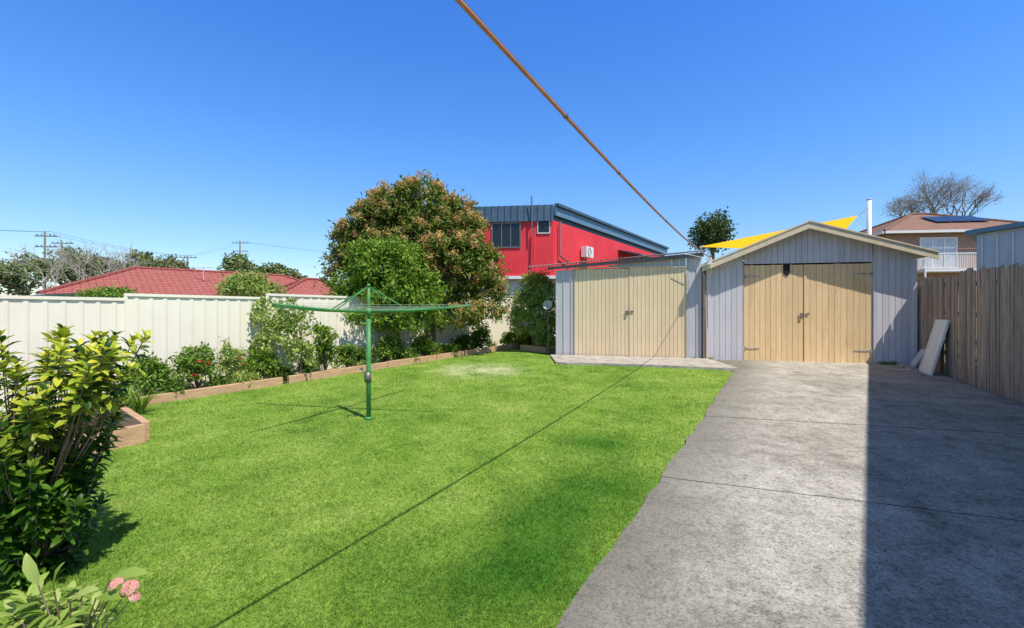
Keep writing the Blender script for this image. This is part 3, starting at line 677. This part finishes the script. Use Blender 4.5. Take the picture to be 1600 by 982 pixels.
# ------------------------------------------------------------ foreground shrubs
def blade_leaves(P0,DR,NR,LL,asp,curve):
    dirs=norm(DR); side=norm(np.cross(dirs,NR)); n2=norm(np.cross(side,dirs)); L=LL[:,None]; Wd=L*asp
    cols=[]
    for (t,wf,cv) in ((0,.06,0),(.3,.85,.02),(.62,1.0,.0),(.88,.5,-.08),(1.0,.0,-.14)):
        c=P0+dirs*L*t+n2*L*cv*curve
        cols+= [c-side*Wd*.5*wf+n2*Wd*.16*wf, c, c+side*Wd*.5*wf+n2*Wd*.16*wf]
    V=np.stack(cols,1).reshape(-1,3); T=[]
    i=np.arange(len(P0))*15
    for s in range(4):
        for q in range(2):
            a=3*s+q; T+= [np.stack([i+a,i+a+1,i+a+4],1),np.stack([i+a,i+a+4,i+a+3],1)]
    me=tri_mesh('foliage',V,np.concatenate(T,0)); me.polygons.foreach_set('use_smooth',[True]*len(me.polygons)); return me
def whorl_shrub():
    base=Vector((-2.66,2.62,g(2.6))); e=thing('gardenia_shrub',base,'leafy shrub with yellow new leaves over dark green foliage','plant')
    mb=MB(); P0=[];DR=[];NR=[];LL=[]
    for i in range(195):
        a=random.random()*6.28; rr=random.random()**.5
        hz=random.uniform(.06,1.0)
        maxr=.37*(math.sin(min(1,hz*1.1)*math.pi*.6)**.8+.14)
        H=1.30*hz
        if i<12:
            a=random.uniform(-.6,.3); rr=1; maxr=random.uniform(.40,.54); H=random.uniform(1.08,1.32)
        if hz>.85: H+=.14*random.random()
        tip=base+Vector((math.cos(a)*rr*maxr+.05*hz,math.sin(a)*rr*maxr*.85,H))
        st=base+Vector((math.cos(a)*.06,math.sin(a)*.06,max(0.05,H*.35)))
        m=st.lerp(tip,.55)+Vector((math.cos(a),math.sin(a),0))*.04
        mb.tube([base+Vector((math.cos(a)*.03,math.sin(a)*.03,0)),st,m,tip],[.008,.006,.004,.003],5,False)
        ax=(tip-m).normalized(); ax=(ax+Vector((0,0,.5))+Vector((math.cos(a),math.sin(a),0))*.3).normalized()
        for lvl in range(6):
            c=tip-ax*(.038*lvl); n=5 if lvl<2 else 4
            off=random.random()*6.28
            s1=ax.cross(Vector((1,.2,.1))).normalized(); s2=ax.cross(s1)
            for k in range(n):
                th=off+6.283*k/n+random.uniform(-.3,.3); out=s1*math.cos(th)+s2*math.sin(th)
                lift=(1.2,.7,.3,.1,-.1,-.2)[lvl]+random.uniform(-.2,.2)
                dr=(out+ax*lift).normalized(); P0.append(c); DR.append(dr); NR.append((ax-out*lift*.5).normalized()); LL.append(random.uniform(.05,.10)*(.75 if lvl==0 else 1))
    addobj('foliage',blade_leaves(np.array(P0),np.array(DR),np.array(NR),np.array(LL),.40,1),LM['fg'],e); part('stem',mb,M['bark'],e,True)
whorl_shrub()
def geranium():
    base=Vector((-1.80,1.90,g(1.9))); e=thing('geranium_plant',base,'pink flowering geranium with long light green leaves','plant')
    mb=MB(); P0=[];DR=[];NR=[];LL=[]
    for i in range(95):
        a=random.random()*6.28; r=random.uniform(.03,.26); h=random.uniform(.08,.33)
        tip=base+Vector((math.cos(a)*r-.13,math.sin(a)*r*.7,h)); mb.tube([base,base.lerp(tip,.5)+Vector((0,0,.04)),tip],[.004,.004,.002],5,False)
        for k in range(4):
            th=random.random()*6.28; d=Vector((math.cos(th),math.sin(th),random.uniform(0,.9))).normalized()
            P0.append(tip);DR.append(d);NR.append(Vector((random.uniform(-.3,.3),random.uniform(-.3,.3),1)));LL.append(random.uniform(.06,.12))
    for (px,py,D,dx,dz,l) in ((172,906,1.9,1,.35,.18),(85,925,1.85,.3,.9,.14),(110,940,1.85,.8,.5,.15),(150,935,1.84,.9,.2,.14),(60,915,1.85,-.2,1,.14)):
        c=W(px,py,D); P0.append(c);DR.append(Vector((dx,-.2,dz)));NR.append(Vector((0,-.5,1)));LL.append(l); mb.tube([base,base.lerp(c,.5)+Vector((0,0,.04)),c],.003,5,False)
    addobj('foliage',blade_leaves(np.array(P0),np.array(DR),norm(np.array(NR)),np.array(LL),.30,1),LM['light'],e)
    for (px,py,D,n,rad) in ((203,920,1.84,26,.028),(183,914,1.84,16,.022),(208,934,1.83,14,.020)):
        c=W(px,py,D); mb.tube([base,base.lerp(c,.6)+Vector((0,0,.03)),c],[.003,.003,.002],5,False)
        P0=[];DR=[];NR=[];LL=[]
        for k in range(n):
            o=Vector((random.gauss(0,1),random.gauss(0,1),abs(random.gauss(0,1)))).normalized(); q=c+o*rad
            s1=o.cross(Vector((.3,.1,1))).normalized(); s2=o.cross(s1)
            for m_ in range(5):
                th=6.283*m_/5; P0.append(q);DR.append(s1*math.cos(th)+s2*math.sin(th)+o*.2);NR.append(o);LL.append(random.uniform(.012,.016))
        LL=np.array(LL)
        addobj('flower',leaves_mesh('flower',np.array(P0),np.array(DR),np.array(NR),LL,LL*.9,.02),LM['pink'],e)
    part('stem',mb,M['bark'],e)
geranium()

# ------------------------------------------------------------ red building
def window_on(parent,p,q,s0,s1,z0,z1,nmull=1,curt=None,frame='aluminium',name='window'):
    p=Vector((p[0],p[1],0)); q=Vector((q[0],q[1],0)); d=(q-p).normalized(); nr=Vector((d.y,-d.x,0))
    def bx(mb,a,b,o0,o1,za,zb): mb.obox(p+d*a+nr*o0+Vector((0,0,za)),d*(b-a),nr*(o1-o0),Vector((0,0,zb-za)))
    mb=MB(); bx(mb,s0,s1,.004,.02,z0,z1); wn=part(name,mb,M['glass'] if curt is None else curt,parent)
    mb=MB(); f=.06
    bx(mb,s0-f,s0,.004,.06,z0-f,z1+f); bx(mb,s1,s1+f,.004,.06,z0-f,z1+f); bx(mb,s0,s1,.004,.06,z0-f,z0); bx(mb,s0,s1,.004,.06,z1,z1+f)
    for i in range(nmull):
        c=s0+(s1-s0)*(i+1)/(nmull+1); bx(mb,c-.025,c+.025,.021,.05,z0,z1)
    part('frame',mb,M[frame],wn)
    return wn
C=Vector((2.226,25,0)); sdv=Vector((.69,1,0)); Send=C+sdv*16.6; Wl=Vector((-5.2,25.9,0))
def zat(y,D): return HC+(HY-y)/F*D
ZT=7.46; ZB=6.62; ZM=3.55
rb=thing('red_building',(C.x-2,C.y+2,.595),'red rendered upper storey building with navy ribbed roof','building')
mb=MB(); back=Vector((Wl.x+.69*16.6,Wl.y+16.6,0))
mb.hexa([Vector((v.x,v.y,z)) for z in (ZM,ZB) for v in (Wl,C,Send,back)])
part('wall',mb,M['redrender'],rb)
mb=MB()
mb.hexa([Vector((v.x,v.y,z)) for z in (.5,ZM-.004) for v in (Wl+Vector((.3,.3,0)),C+Vector((-.3,.3,0)),Send+Vector((-.3,-.3,0)),back+Vector((.3,-.3,0)))])
part('lower_wall',mb,M['greyrender'],rb)
fdv=(C-Wl).normalized(); fo=Vector((fdv.y,-fdv.x,0)); so=Vector((1,-.69,0)).normalized()
mb=MB(); mb.obox(Wl+Vector((0,0,ZM-.06)),C-Wl,fo*.12,Vector((0,0,.16))); part('band',mb,M['white'],rb)
mb=MB(); mb.obox(C+so*.002+Vector((0,0,ZM-.06)),Send-C,so*.12,Vector((0,0,.16))); part('band',mb,M['white'],rb)
def ribbed_band(mb,p,q,z0,z1,out,per=.35):
    d=(q-p); L=d.length; d=d.normalized(); n=int(L/per)
    prof=[]
    for i in range(n):
        b0=i*L/n; prof+=[(b0,.0),(b0+per*.55,.0),(b0+per*.65,.06),(b0+per*.85,.06),(b0+per*.95,0)]
    prof.append((L,0)); o=len(mb.v)
    for (s,oo) in prof:
        c=p+d*s+out*(oo+.12); c2=p+d*s+out*(oo-.02)
        mb.v+=[(c.x,c.y,z0),(c2.x,c2.y,z1)]
    for i in range(len(prof)-1): mb.f.append((o+2*i,o+2*i+2,o+2*i+3,o+2*i+1))
mb=MB(); ribbed_band(mb,Wl,C,ZB-.05,ZT,fo); part('fascia_sheet',mb,M['blueroof'],rb)
mb=MB(); mb.hexa([Vector((v.x,v.y,z)) for z in (ZB+.02,ZT-.03) for v in (Wl+Vector((0,.1,0)),C+Vector((-.05,.1,0)),Send+Vector((-.1,0,0)),back)])
mb.obox(C+so*.05+Vector((0,0,ZT-.10)),(Send-C),so*.25,Vector((0,0,.14)))
part('roof',mb,M['blueroof'],rb)
mb=MB(); mb.obox(C+so*.01+Vector((0,0,ZB+.25)),(Send-C),so*.14,Vector((0,0,ZT-.12-ZB-.25))); part('fascia',mb,M['bluefascia'],rb)
LW_=(C-Wl).length
def sx_at(px):
    r=(px-CX)/F; d=(C-Wl)
    return (r*Wl.y-Wl.x)/(d.x-r*d.y)*LW_
window_on(rb,Wl,C,sx_at(770),sx_at(812),zat(386,25.3),zat(350,25.3),2,frame='steel')
window_on(rb,Wl,C,sx_at(841),sx_at(858),zat(364,25.1),zat(342,25.1),0,frame='aluminium')
u=sdv.normalized(); ac=C+u*3.1; zc=zat(394,ac.y)
mb=MB(); mb.obox(ac+so*.1+Vector((0,0,zc-.3)),u*.95,so*.35,Vector((0,0,.62))); acu=part('air_conditioner',mb,M['white'],rb)
mb=MB(); cc=ac+u*.4+so*.455+Vector((0,0,zc))
for r_ in (.08,.16,.22,.26):
    ring=[cc+u*math.cos(a)*r_+Vector((0,0,math.sin(a)*r_)) for a in [i*math.pi/10 for i in range(21)]]; mb.tube(ring,.008,4,False)
part('fan_grille',mb,M['steel'],acu)
mb=MB(); mb.tube([C+fo*.1+Vector((-1.0,0,ZB-.4)),C+fo*.1+Vector((-1.05,0,ZM+.8))],.05,8); part('pipe',mb,M['redrender'],rb)
mb=MB(); mb.tube([C+fo*.1+Vector((-1.15,0,ZB-.9)),C+fo*.1+Vector((-1.17,0,ZT+.45))],.035,8); part('pipe',mb,M['steel'],rb)
mb=MB(); mb.tube([C+so*.15+u*.4+Vector((0,0,ZB)),C+so*.15+u*.4+Vector((0,0,ZM+1.2)),C+so*.15+u*1.6+Vector((0,0,ZM+.9))],.05,8); part('pipe',mb,M['steel'],rb)
mb=MB(); aw=C+u*9.0
mb.hexa([aw+Vector((0,0,6.0)),aw+u*6+Vector((0,0,6.0)),aw+u*6+so*1.6+Vector((0,0,5.6)),aw+so*1.6+Vector((0,0,5.6)),aw+Vector((0,0,6.08)),aw+u*6+Vector((0,0,6.08)),aw+u*6+so*1.6+Vector((0,0,5.68)),aw+so*1.6+Vector((0,0,5.68))])
part('awning',mb,M['blueroof'],rb)
mb=MB()
for k in range(7): mb.tube([aw+u*k+so*1.5+Vector((0,0,4.6)),aw+u*k+so*1.5+Vector((0,0,5.6))],.04,6)
mb.tube([aw+so*1.5+Vector((0,0,4.9)),aw+u*6+so*1.5+Vector((0,0,4.9))],.03,6)
part('balcony_rail',mb,M['steel'],rb)

# ------------------------------------------------------------ houses
def hip_house(name,label,A,d,L,dep,z0,ez,rz,wallm,tilem,over=.5,hip=None,gutter='white'):
    d=Vector((d[0],d[1],0)).normalized(); p=Vector((-d.y,d.x,0)); A=Vector((A[0],A[1],0)); hip=hip or dep/2
    e=thing(name,A+d*L/2+p*dep/2+Vector((0,0,z0)),label,'house')
    o=over; mb=MB(); mb.hexa([A+d*a+p*b+Vector((0,0,z)) for z in (z0-.1,ez) for a,b in ((o,o),(L-o,o),(L-o,dep-o),(o,dep-o))]); part('wall',mb,wallm,e)
    mb=MB(); E=[A,A+d*L,A+d*L+p*dep,A+p*dep]; R=[A+d*hip+p*dep/2,A+d*(L-hip)+p*dep/2]
    vs=[v+Vector((0,0,ez)) for v in E]+[v+Vector((0,0,rz)) for v in R]+[v+Vector((0,0,ez-.02)) for v in E]
    mb.add(vs,[(0,1,5,4),(1,2,5),(2,3,4,5),(3,0,4),(6,9,8,7),(0,6,7,1),(1,7,8,2),(2,8,9,3),(3,9,6,0)])
    r=part('roof',mb,tilem,e)
    up=Vector((0,0,.03))
    for a,b in ((vs[4],vs[5]),(vs[0],vs[4]),(vs[3],vs[4]),(vs[1],vs[5]),(vs[2],vs[5])):
        mb=MB(); mb.tube([a+up,b+up],.09,6); part('ridge_cap',mb,tilem,r)
    for i in range(4):
        mb=MB(); a,b=vs[6+i],vs[6+(i+1)%4]; dd=(b-a).normalized(); q=Vector((dd.y,-dd.x,0)); mb.obox(a+q*.02-Vector((0,0,.14)),b-a,q*.10,Vector((0,0,.15))); part('gutter',mb,M[gutter],e)
    return e,A,d,p
M['guttergrn']=nmat('dark_green_gutter',(.05,.08,.07),(.08,.11,.10),4,.4,.02)
e,A_,d_,p_=hip_house('tiled_house','long low house with terracotta tiled hip roof behind the cream fence',(-20.9,20.6),(9.3,9.0),15.4,8.8,.5,2.50,4.2,M['brick2'],M['redtile'],gutter='aluminium',hip=3.8)
Aw=A_+d_*.5+p_*.5; Bw=A_+d_*14.9+p_*.5
window_on(e,Aw,Bw,2,3.6,1.3,2.3,1); window_on(e,Aw,Bw,6,7.6,1.3,2.3,1)
e2,A2,d2,p2=hip_house('tiled_house','lower wing of a house with red tiled roof and antenna',(-12.9,25.0),(9.3,8.5),6.2,5.5,.5,2.40,3.75,M['brick2'],M['redtile'],over=.4,gutter='aluminium')
window_on(e2,A2+d2*.4+p2*.4,A2+d2*5.8+p2*.4,1.5,2.8,1.3,2.2,1)
cpt=thing('carport',W(95,491,19)+Vector((0,0,-1.1)),'flat roofed grey carport beside the tiled house','carport')
mb=MB(); a=W(70,464,17.5); b2=W(180,460,18.5); mb.hexa([a,b2,b2+Vector((-2,2,0)),a+Vector((-3,2,0)),a+Vector((0,0,.10)),b2+Vector((0,0,.10)),b2+Vector((-2,2,.10)),a+Vector((-3,2,.10))]); part('roof',mb,M['guttergrn'],cpt)
for q in (a,b2,b2+Vector((-2,1.8,0)),a+Vector((-2.9,1.8,0))):
    mb=MB(); mb.obox(Vector((q.x+.05 if q is a else q.x-.15,q.y+.03,.5)),(.1,0,0),(0,.1,0),(0,0,q.z-.5)); part('post',mb,M['guttergrn'],cpt)

# brick house at right back
e,A3,d3,p3=hip_house('brick_house','two storey brown brick house with solar panels and white balcony',W(1382,362,29).to_2d(),(1,-.12),10,9,.5,6.75,8.6,M['brick'],M['browntile'],over=.4,gutter='white')
Aw=A3+d3*.4+p3*.4; Bw=A3+d3*9.6+p3*.4
window_on(e,Aw,Bw,1.9,3.9,4.5,6.3,2,curt=nmat('curtained_glass',(.40,.42,.44),(.6,.62,.64),3,.2,0),frame='white'); window_on(e,Aw,Bw,6,7.6,5.0,6.3,1,frame='white')
mb=MB(); bo=Vector((d3.y,-d3.x,0)); bs=Aw+d3*1.4; mb.obox(bs+bo*.002+Vector((0,0,4.15)),d3*3.2,bo*1.1,Vector((0,0,.15)))
for k in range(33): mb.obox(bs+d3*(k*.0975)+bo*1.04+Vector((0,0,4.302)),d3*.03,bo*.03,Vector((0,0,.9)))
mb.obox(bs+bo*1.02+Vector((0,0,5.204)),d3*3.2,bo*.07,Vector((0,0,.06)))
for k in range(10): mb.obox(bs+bo*(k*.1+.03)+Vector((0,0,4.302)),d3*.03,bo*.03,Vector((0,0,.9)))
for k in (0,3.12): mb.obox(bs+d3*k+bo*1.02+Vector((0,0,.5)),d3*.08,bo*.08,Vector((0,0,3.645)))
part('balcony',mb,M['white'],e)
sup=(p3*4.5+Vector((0,0,1.85))).normalized(); snr=d3.cross(sup).normalized()
solm,nt,b=newmat('solar_cell'); b.inputs['Roughness'].default_value=.3
f=mth(nt,'GREATER_THAN',noise(nt,4,1),.55); nt.links.new(mixc(nt,f,(.02,.03,.05),(.03,.045,.075)),b.inputs['Base Color'])
for i in range(3):
    o_=A3+Vector((0,0,6.75))+d3*(4.2+i*1.05)+sup*1.9+snr*.08
    mb=MB(); mb.obox(o_,d3*1.0,sup*1.62,snr*.04); part('solar_panel',mb,solm,e)
# pale clad outbuilding with blue fascia behind right fence
gs=thing('clad_shed',W(1545,491,15)+Vector((0,0,-1.0)),'pale clad outbuilding with blue fascia behind the paling fence','outbuilding')
mb=MB(); x0=W(1526,404,15.5).x
mb.hexa([Vector(v) for v in ((x0,15.5,.5),(x0+3.2,11.6,.5),(x0+6,14,.5),(x0+2.6,18,.5),(x0,15.5,4.25),(x0+3.2,11.6,4.65),(x0+6,14,4.65),(x0+2.6,18,4.25))])
part('wall',mb,M['greypale'],gs)
mb=MB(); dd=Vector((3.2,-3.9,0)).normalized(); q=Vector((dd.y,-dd.x,0))
mb.obox(Vector((x0,15.5,4.26))+q*.2-dd*.25-Vector((0,0,.02)),dd*5.6+Vector((0,0,.44)),-q*3.6,Vector((0,0,.14))); part('roof',mb,M['bluefascia'],gs)
for k in range(14):
    mb=MB(); mb.obox(Vector((x0,15.5,2.2))+q*.005+dd*(.1+k*.35),dd*.05,q*.03,Vector((0,0,2.0))); part('batten',mb,M['aluminium'],gs)
# neighbour house casting the drive shadow
e=thing('neighbour_house',(9.5,1.5,.1),'two storey brick house standing beyond the paling fence','house')
q0=Vector((3.928,-.42,0)); hd=Vector((.5931,.8051,0)).normalized(); hp=Vector((.8051,-.5931,0)).normalized(); Lh=12.3; Dh=8; EZ=6.02
mb=MB(); mb.hexa([q0+hd*a+hp*b+Vector((0,0,z)) for z in (-.2,EZ-.15) for a,b in ((.5,.5),(.5,Dh),(Lh-.5,Dh),(Lh-.5,.5))]); part('wall',mb,M['brick2'],e)
mb=MB(); E=[q0,q0+hp*(Dh+.5),q0+hd*Lh+hp*(Dh+.5),q0+hd*Lh]; cR=[q0+hd*4+hp*4.2,q0+hd*(Lh-4)+hp*4.2]
vs=[v+Vector((0,0,EZ-.14)) for v in E]+[v+Vector((0,0,EZ)) for v in E]+[v+Vector((0,0,EZ+1.6)) for v in cR]
mb.add(vs,[(3,2,1,0),(0,1,5,4),(1,2,6,5),(2,3,7,6),(3,0,4,7),(4,5,8),(5,6,9,8),(6,7,9),(7,4,8,9)]); part('roof',mb,M['browntile'],e)
Aw=q0+hd*(Lh-.5)+hp*.5; Bw=q0+hd*.5+hp*.5
for s in (1.5,5,8.5): window_on(e,Aw,Bw,s,s+1.6,3.6,4.8,1,frame='white')

# ------------------------------------------------------------ shade sail and mast
mast=thing('sail_post',W(1358,491,20.5)+Vector((0,0,-1.0)),'white steel post holding the yellow shade sail','post')
a=W(1358,370,20.5); t_=W(1358,312,20.5); mb=MB(); mb.tube([Vector((a.x,a.y,.55)),Vector((t_.x,t_.y,t_.z))],.09,14); mb.tube([t_,t_+Vector((0,0,.03))],[.11,.10],14); part('shaft',mb,M['white'],mast,True)
c1=W(1341,337,20.2); c2=W(1092,386,19.5); c3=W(1298,398,18.2)
mb=MB(); n=14
def tripoint(u_,v_):
    w_=1-u_-v_
    p=c1*u_+c2*v_+c3*w_; cen=(c1+c2+c3)/3
    k=.06*(4*v_*w_+4*u_*w_)
    return p.lerp(cen,min(k,.1))+Vector((0,0,-.1*u_*v_*w_*27))
idx={}
for i in range(n+1):
    for j in range(n+1-i):
        idx[(i,j)]=len(mb.v); mb.v.append(tuple(tripoint(i/n,j/n)))
for i in range(n):
    for j in range(n-i):
        mb.f.append((idx[(i,j)],idx[(i+1,j)],idx[(i,j+1)]))
        if i+j<n-1: mb.f.append((idx[(i+1,j)],idx[(i+1,j+1)],idx[(i,j+1)]))
sail=thing('shade_sail',c1,'bright yellow triangular shade sail stretched behind the garage','shade sail')
part('cloth',mb,M['yellowsail'],sail,True)
mb=MB(); mb.tube([c1,Vector((t_.x,t_.y,t_.z-.35))],.012,6); part('cable',mb,M['steel'],sail)

# ------------------------------------------------------------ distant trees
def fartree(x,topy,hw,D,mat,boty=470,label='distant green tree beyond the roofs',n=60,per=34,leaf=.5,trunk=.25,shell=(.45,1.05),rcf=.13):
    R=hw*D/F; c=W(x,(topy+boty)/2,D); H=(boty-topy)*D/F; bl=[]
    for i in range(7):
        bl.append((c.x+random.uniform(-.6,.6)*R,D+random.uniform(-.4,.4)*R,c.z+random.uniform(-.25,.22)*H,R*random.uniform(.35,.5),R*.45,H*random.uniform(.2,.28)))
    bl.append((c.x,D,c.z+H*.22,R*.55,R*.5,H*.28))
    tree('tree',label,Vector((c.x,D,.59)),max(1.0,c.z-H*.3-.59),trunk,bl,n,per,R*rcf,leaf,mat,group='trees beyond the yard',shell=shell,ntar=12,aspect=.55)
fartree(110,392,45,48,LM['far'],468,n=90,leaf=.34)
fartree(40,400,55,50,LM['far'],468,n=80,leaf=.34)
fartree(165,404,30,55,LM['farolive'],460,n=50,leaf=.34)
fartree(218,394,26,60,LM['far'],445,n=60,leaf=.42)
fartree(262,403,36,65,LM['farolive'],445,n=70,leaf=.42)
fartree(376,400,36,55,LM['far'],445,n=90,leaf=.36)
fartree(430,414,30,60,LM['far'],450,n=60,leaf=.42)
fartree(455,427,18,60,LM['farolive'],450,n=30,leaf=.42)
fartree(500,436,18,45,LM['farolive'],465,n=40,leaf=.3)
fartree(470,434,14,70,LM['far'],455,n=30,leaf=.4)
fartree(1114,334,48,70,LM['fardark'],396,n=140,leaf=.42,trunk=.3,label='dark spreading tree beyond the red building')
fartree(1330,372,30,60,LM['farolive'],410,n=30,leaf=.4)
for (bx_,nb_) in ((140,4),(178,3),(85,3)):
    bt=thing('bare_tree',W(bx_,491,34)+Vector((0,0,-1)),'leafless pale branched tree behind the tiled house','tree','bare trees'); mb=MB()
    b0=W(bx_,470,34)
    for i in range(nb_): recbranch(mb,b0+Vector((i*.5-.7,0,0)),(random.uniform(-.7,.7),random.uniform(-.3,.3),1),1.45,.055,5,.55,.1)
    part('trunk',mb,M['twig'],bt)
M['twig2']=nmat('grey_mauve_twig',(.26,.22,.20),(.36,.31,.29),8,.9,.1)
for (x,hy,sc_) in ((1412,358,2.5),(1458,356,3.9),(1500,356,3.6)):
    D=62; bb=W(x,hy,D); e=thing('bare_tree',Vector((bb.x,D,.6)),'tall fine twigged tree behind the brick house','tree','bare trees'); mb=MB()
    mb.tube([Vector((bb.x,D,.5)),bb],[.35,.25],7)
    for i in range(5): recbranch(mb,bb,(random.uniform(-.8,.8),random.uniform(-.4,.4),1),sc_*.56,.12,6,.52,.10)
    part('trunk',mb,M['twig2'],e)
    foliage('crown',[(bb.x,D,bb.z+sc_*1.0,sc_*.95,sc_*.8,sc_*.7)],110,14,.30,.12,LM['purple'],e,.5,(.2,1.15))

# ------------------------------------------------------------ power poles
def pole(x,topy,D,r,arms,label):
    t=W(x,topy,D); e=thing('power_pole',Vector((t.x,D,.6)),label,'power pole','power poles')
    mb=MB(); mb.tube([Vector((t.x,D,.5)),t],[r*1.2,r*.8],8); part('shaft',mb,M['bark'],e,True)
    for (dz,hl) in arms:
        mb=MB(); mb.obox(t+Vector((-hl,-.05,-dz)),(2*hl,.3,0),(0,.10,0),(0,0,.10))
        for k in (-.9,-.45,.45,.9): mb.tube([t+Vector((hl*k,.1,-dz+.08)),t+Vector((hl*k,.1,-dz+.28))],.04,6)
        part('crossarm',mb,M['steel'],e)
    return t
t1=pole(70,362,48,.10,((.5,1.0),(1.6,1.0)),'tall timber power pole with crossarms beyond the trees')
t2=pole(293,400,70,.14,((.3,1.2),),'timber power pole beyond the tiled roof')
t3=pole(375,377,90,.16,((.4,1.6),(2.0,1.4)),'distant power pole with two crossarms')
t5=pole(96,376,60,.11,((.4,1.3),),'timber power pole among the trees')
def wires(name,pts,label,r=.03,offs=((0,0,0),)):
    for o_ in offs:
        mb=MB(); e=thing(name,Vector(pts[0])+Vector(o_),label,'power line','power lines')
        for a,b2 in zip(pts[:-1],pts[1:]):
            a=Vector(a)+Vector(o_); b2=Vector(b2)+Vector(o_); L=(a-b2).length
            mb.tube([a.lerp(b2,k/12)-Vector((0,0,4*(k/12)*(1-k/12)*L*.02)) for k in range(13)],r,4,False)
        part('wire',mb,M['black'],e)
wires('power_line',[W(-120,350,40),t1,t2,t3,W(640,400,95)],'thin black power line between the poles',.012,((.6,0,0),(-.6,0,0)))
an=W(318,430,27); e=thing('roof_antenna',an,'small television antenna on the tiled roof','antenna'); mb=MB(); mb.tube([an+Vector((0,0,-.3)),an+Vector((0,0,.45))],.02,6)
mb.tube([an+Vector((-.5,0,.4)),an+Vector((.5,0,.44))],.015,5)
for k in range(7): mb.tube([an+Vector((-.45+.15*k,-.2,.41)),an+Vector((-.45+.15*k,.2,.41))],.01,4)
part('boom',mb,M['aluminium'],e)

# ------------------------------------------------------------ world, sun, camera
Ldir=Vector((-.60,.64,-1.5)).normalized()
el=math.asin(-Ldir.z); az=math.atan2(-Ldir.x,-Ldir.y)
wd_=bpy.data.worlds.new('World'); sc.world=wd_; wd_.use_nodes=True; nt=wd_.node_tree
sky=nt.nodes.new('ShaderNodeTexSky'); sky.sky_type='NISHITA'; sky.sun_disc=False; sky.sun_elevation=el; sky.sun_rotation=az
sky.air_density=1.0; sky.dust_density=.4; sky.ozone_density=2.0; sky.altitude=20
tc=nt.nodes.new('ShaderNodeTexCoord'); sx=nt.nodes.new('ShaderNodeSeparateXYZ'); nt.links.new(tc.outputs['Generated'],sx.inputs[0])
tint=ramp(nt,[(0,(.44,.42,.40)),(.12,(.32,.40,.46)),(.30,(.23,.41,.61)),(.55,(.16,.385,.71)),(.75,(.20,.17,.15))],sx.outputs[2])
col=mixc(nt,1.0,sky.outputs[0],tint,'MULTIPLY')
col=mixc(nt,1.0,col,(2.6,2.6,2.6),'MULTIPLY')
bg=nt.nodes['Background']; nt.links.new(col,bg.inputs['Color']); bg.inputs['Strength'].default_value=.145
sl=bpy.data.lights.new('sun','SUN'); sl.energy=5.0; sl.angle=math.radians(.4); sl.color=(1,.95,.86)
so_=bpy.data.objects.new('sun',sl); COL.objects.link(so_); so_.rotation_euler=Ldir.to_track_quat('-Z','Y').to_euler(); so_.location=(10,-8,25)
cam=bpy.data.cameras.new('camera'); cam.sensor_width=36; cam.lens=F/1600*36; cam.clip_end=6000; cam.clip_start=.05
co=bpy.data.objects.new('camera',cam); COL.objects.link(co); co.location=(0,0,HC); co.rotation_euler=(math.pi/2,0,0); sc.camera=co
sc.view_settings.view_transform='Standard'; sc.view_settings.look='None'; sc.view_settings.exposure=0
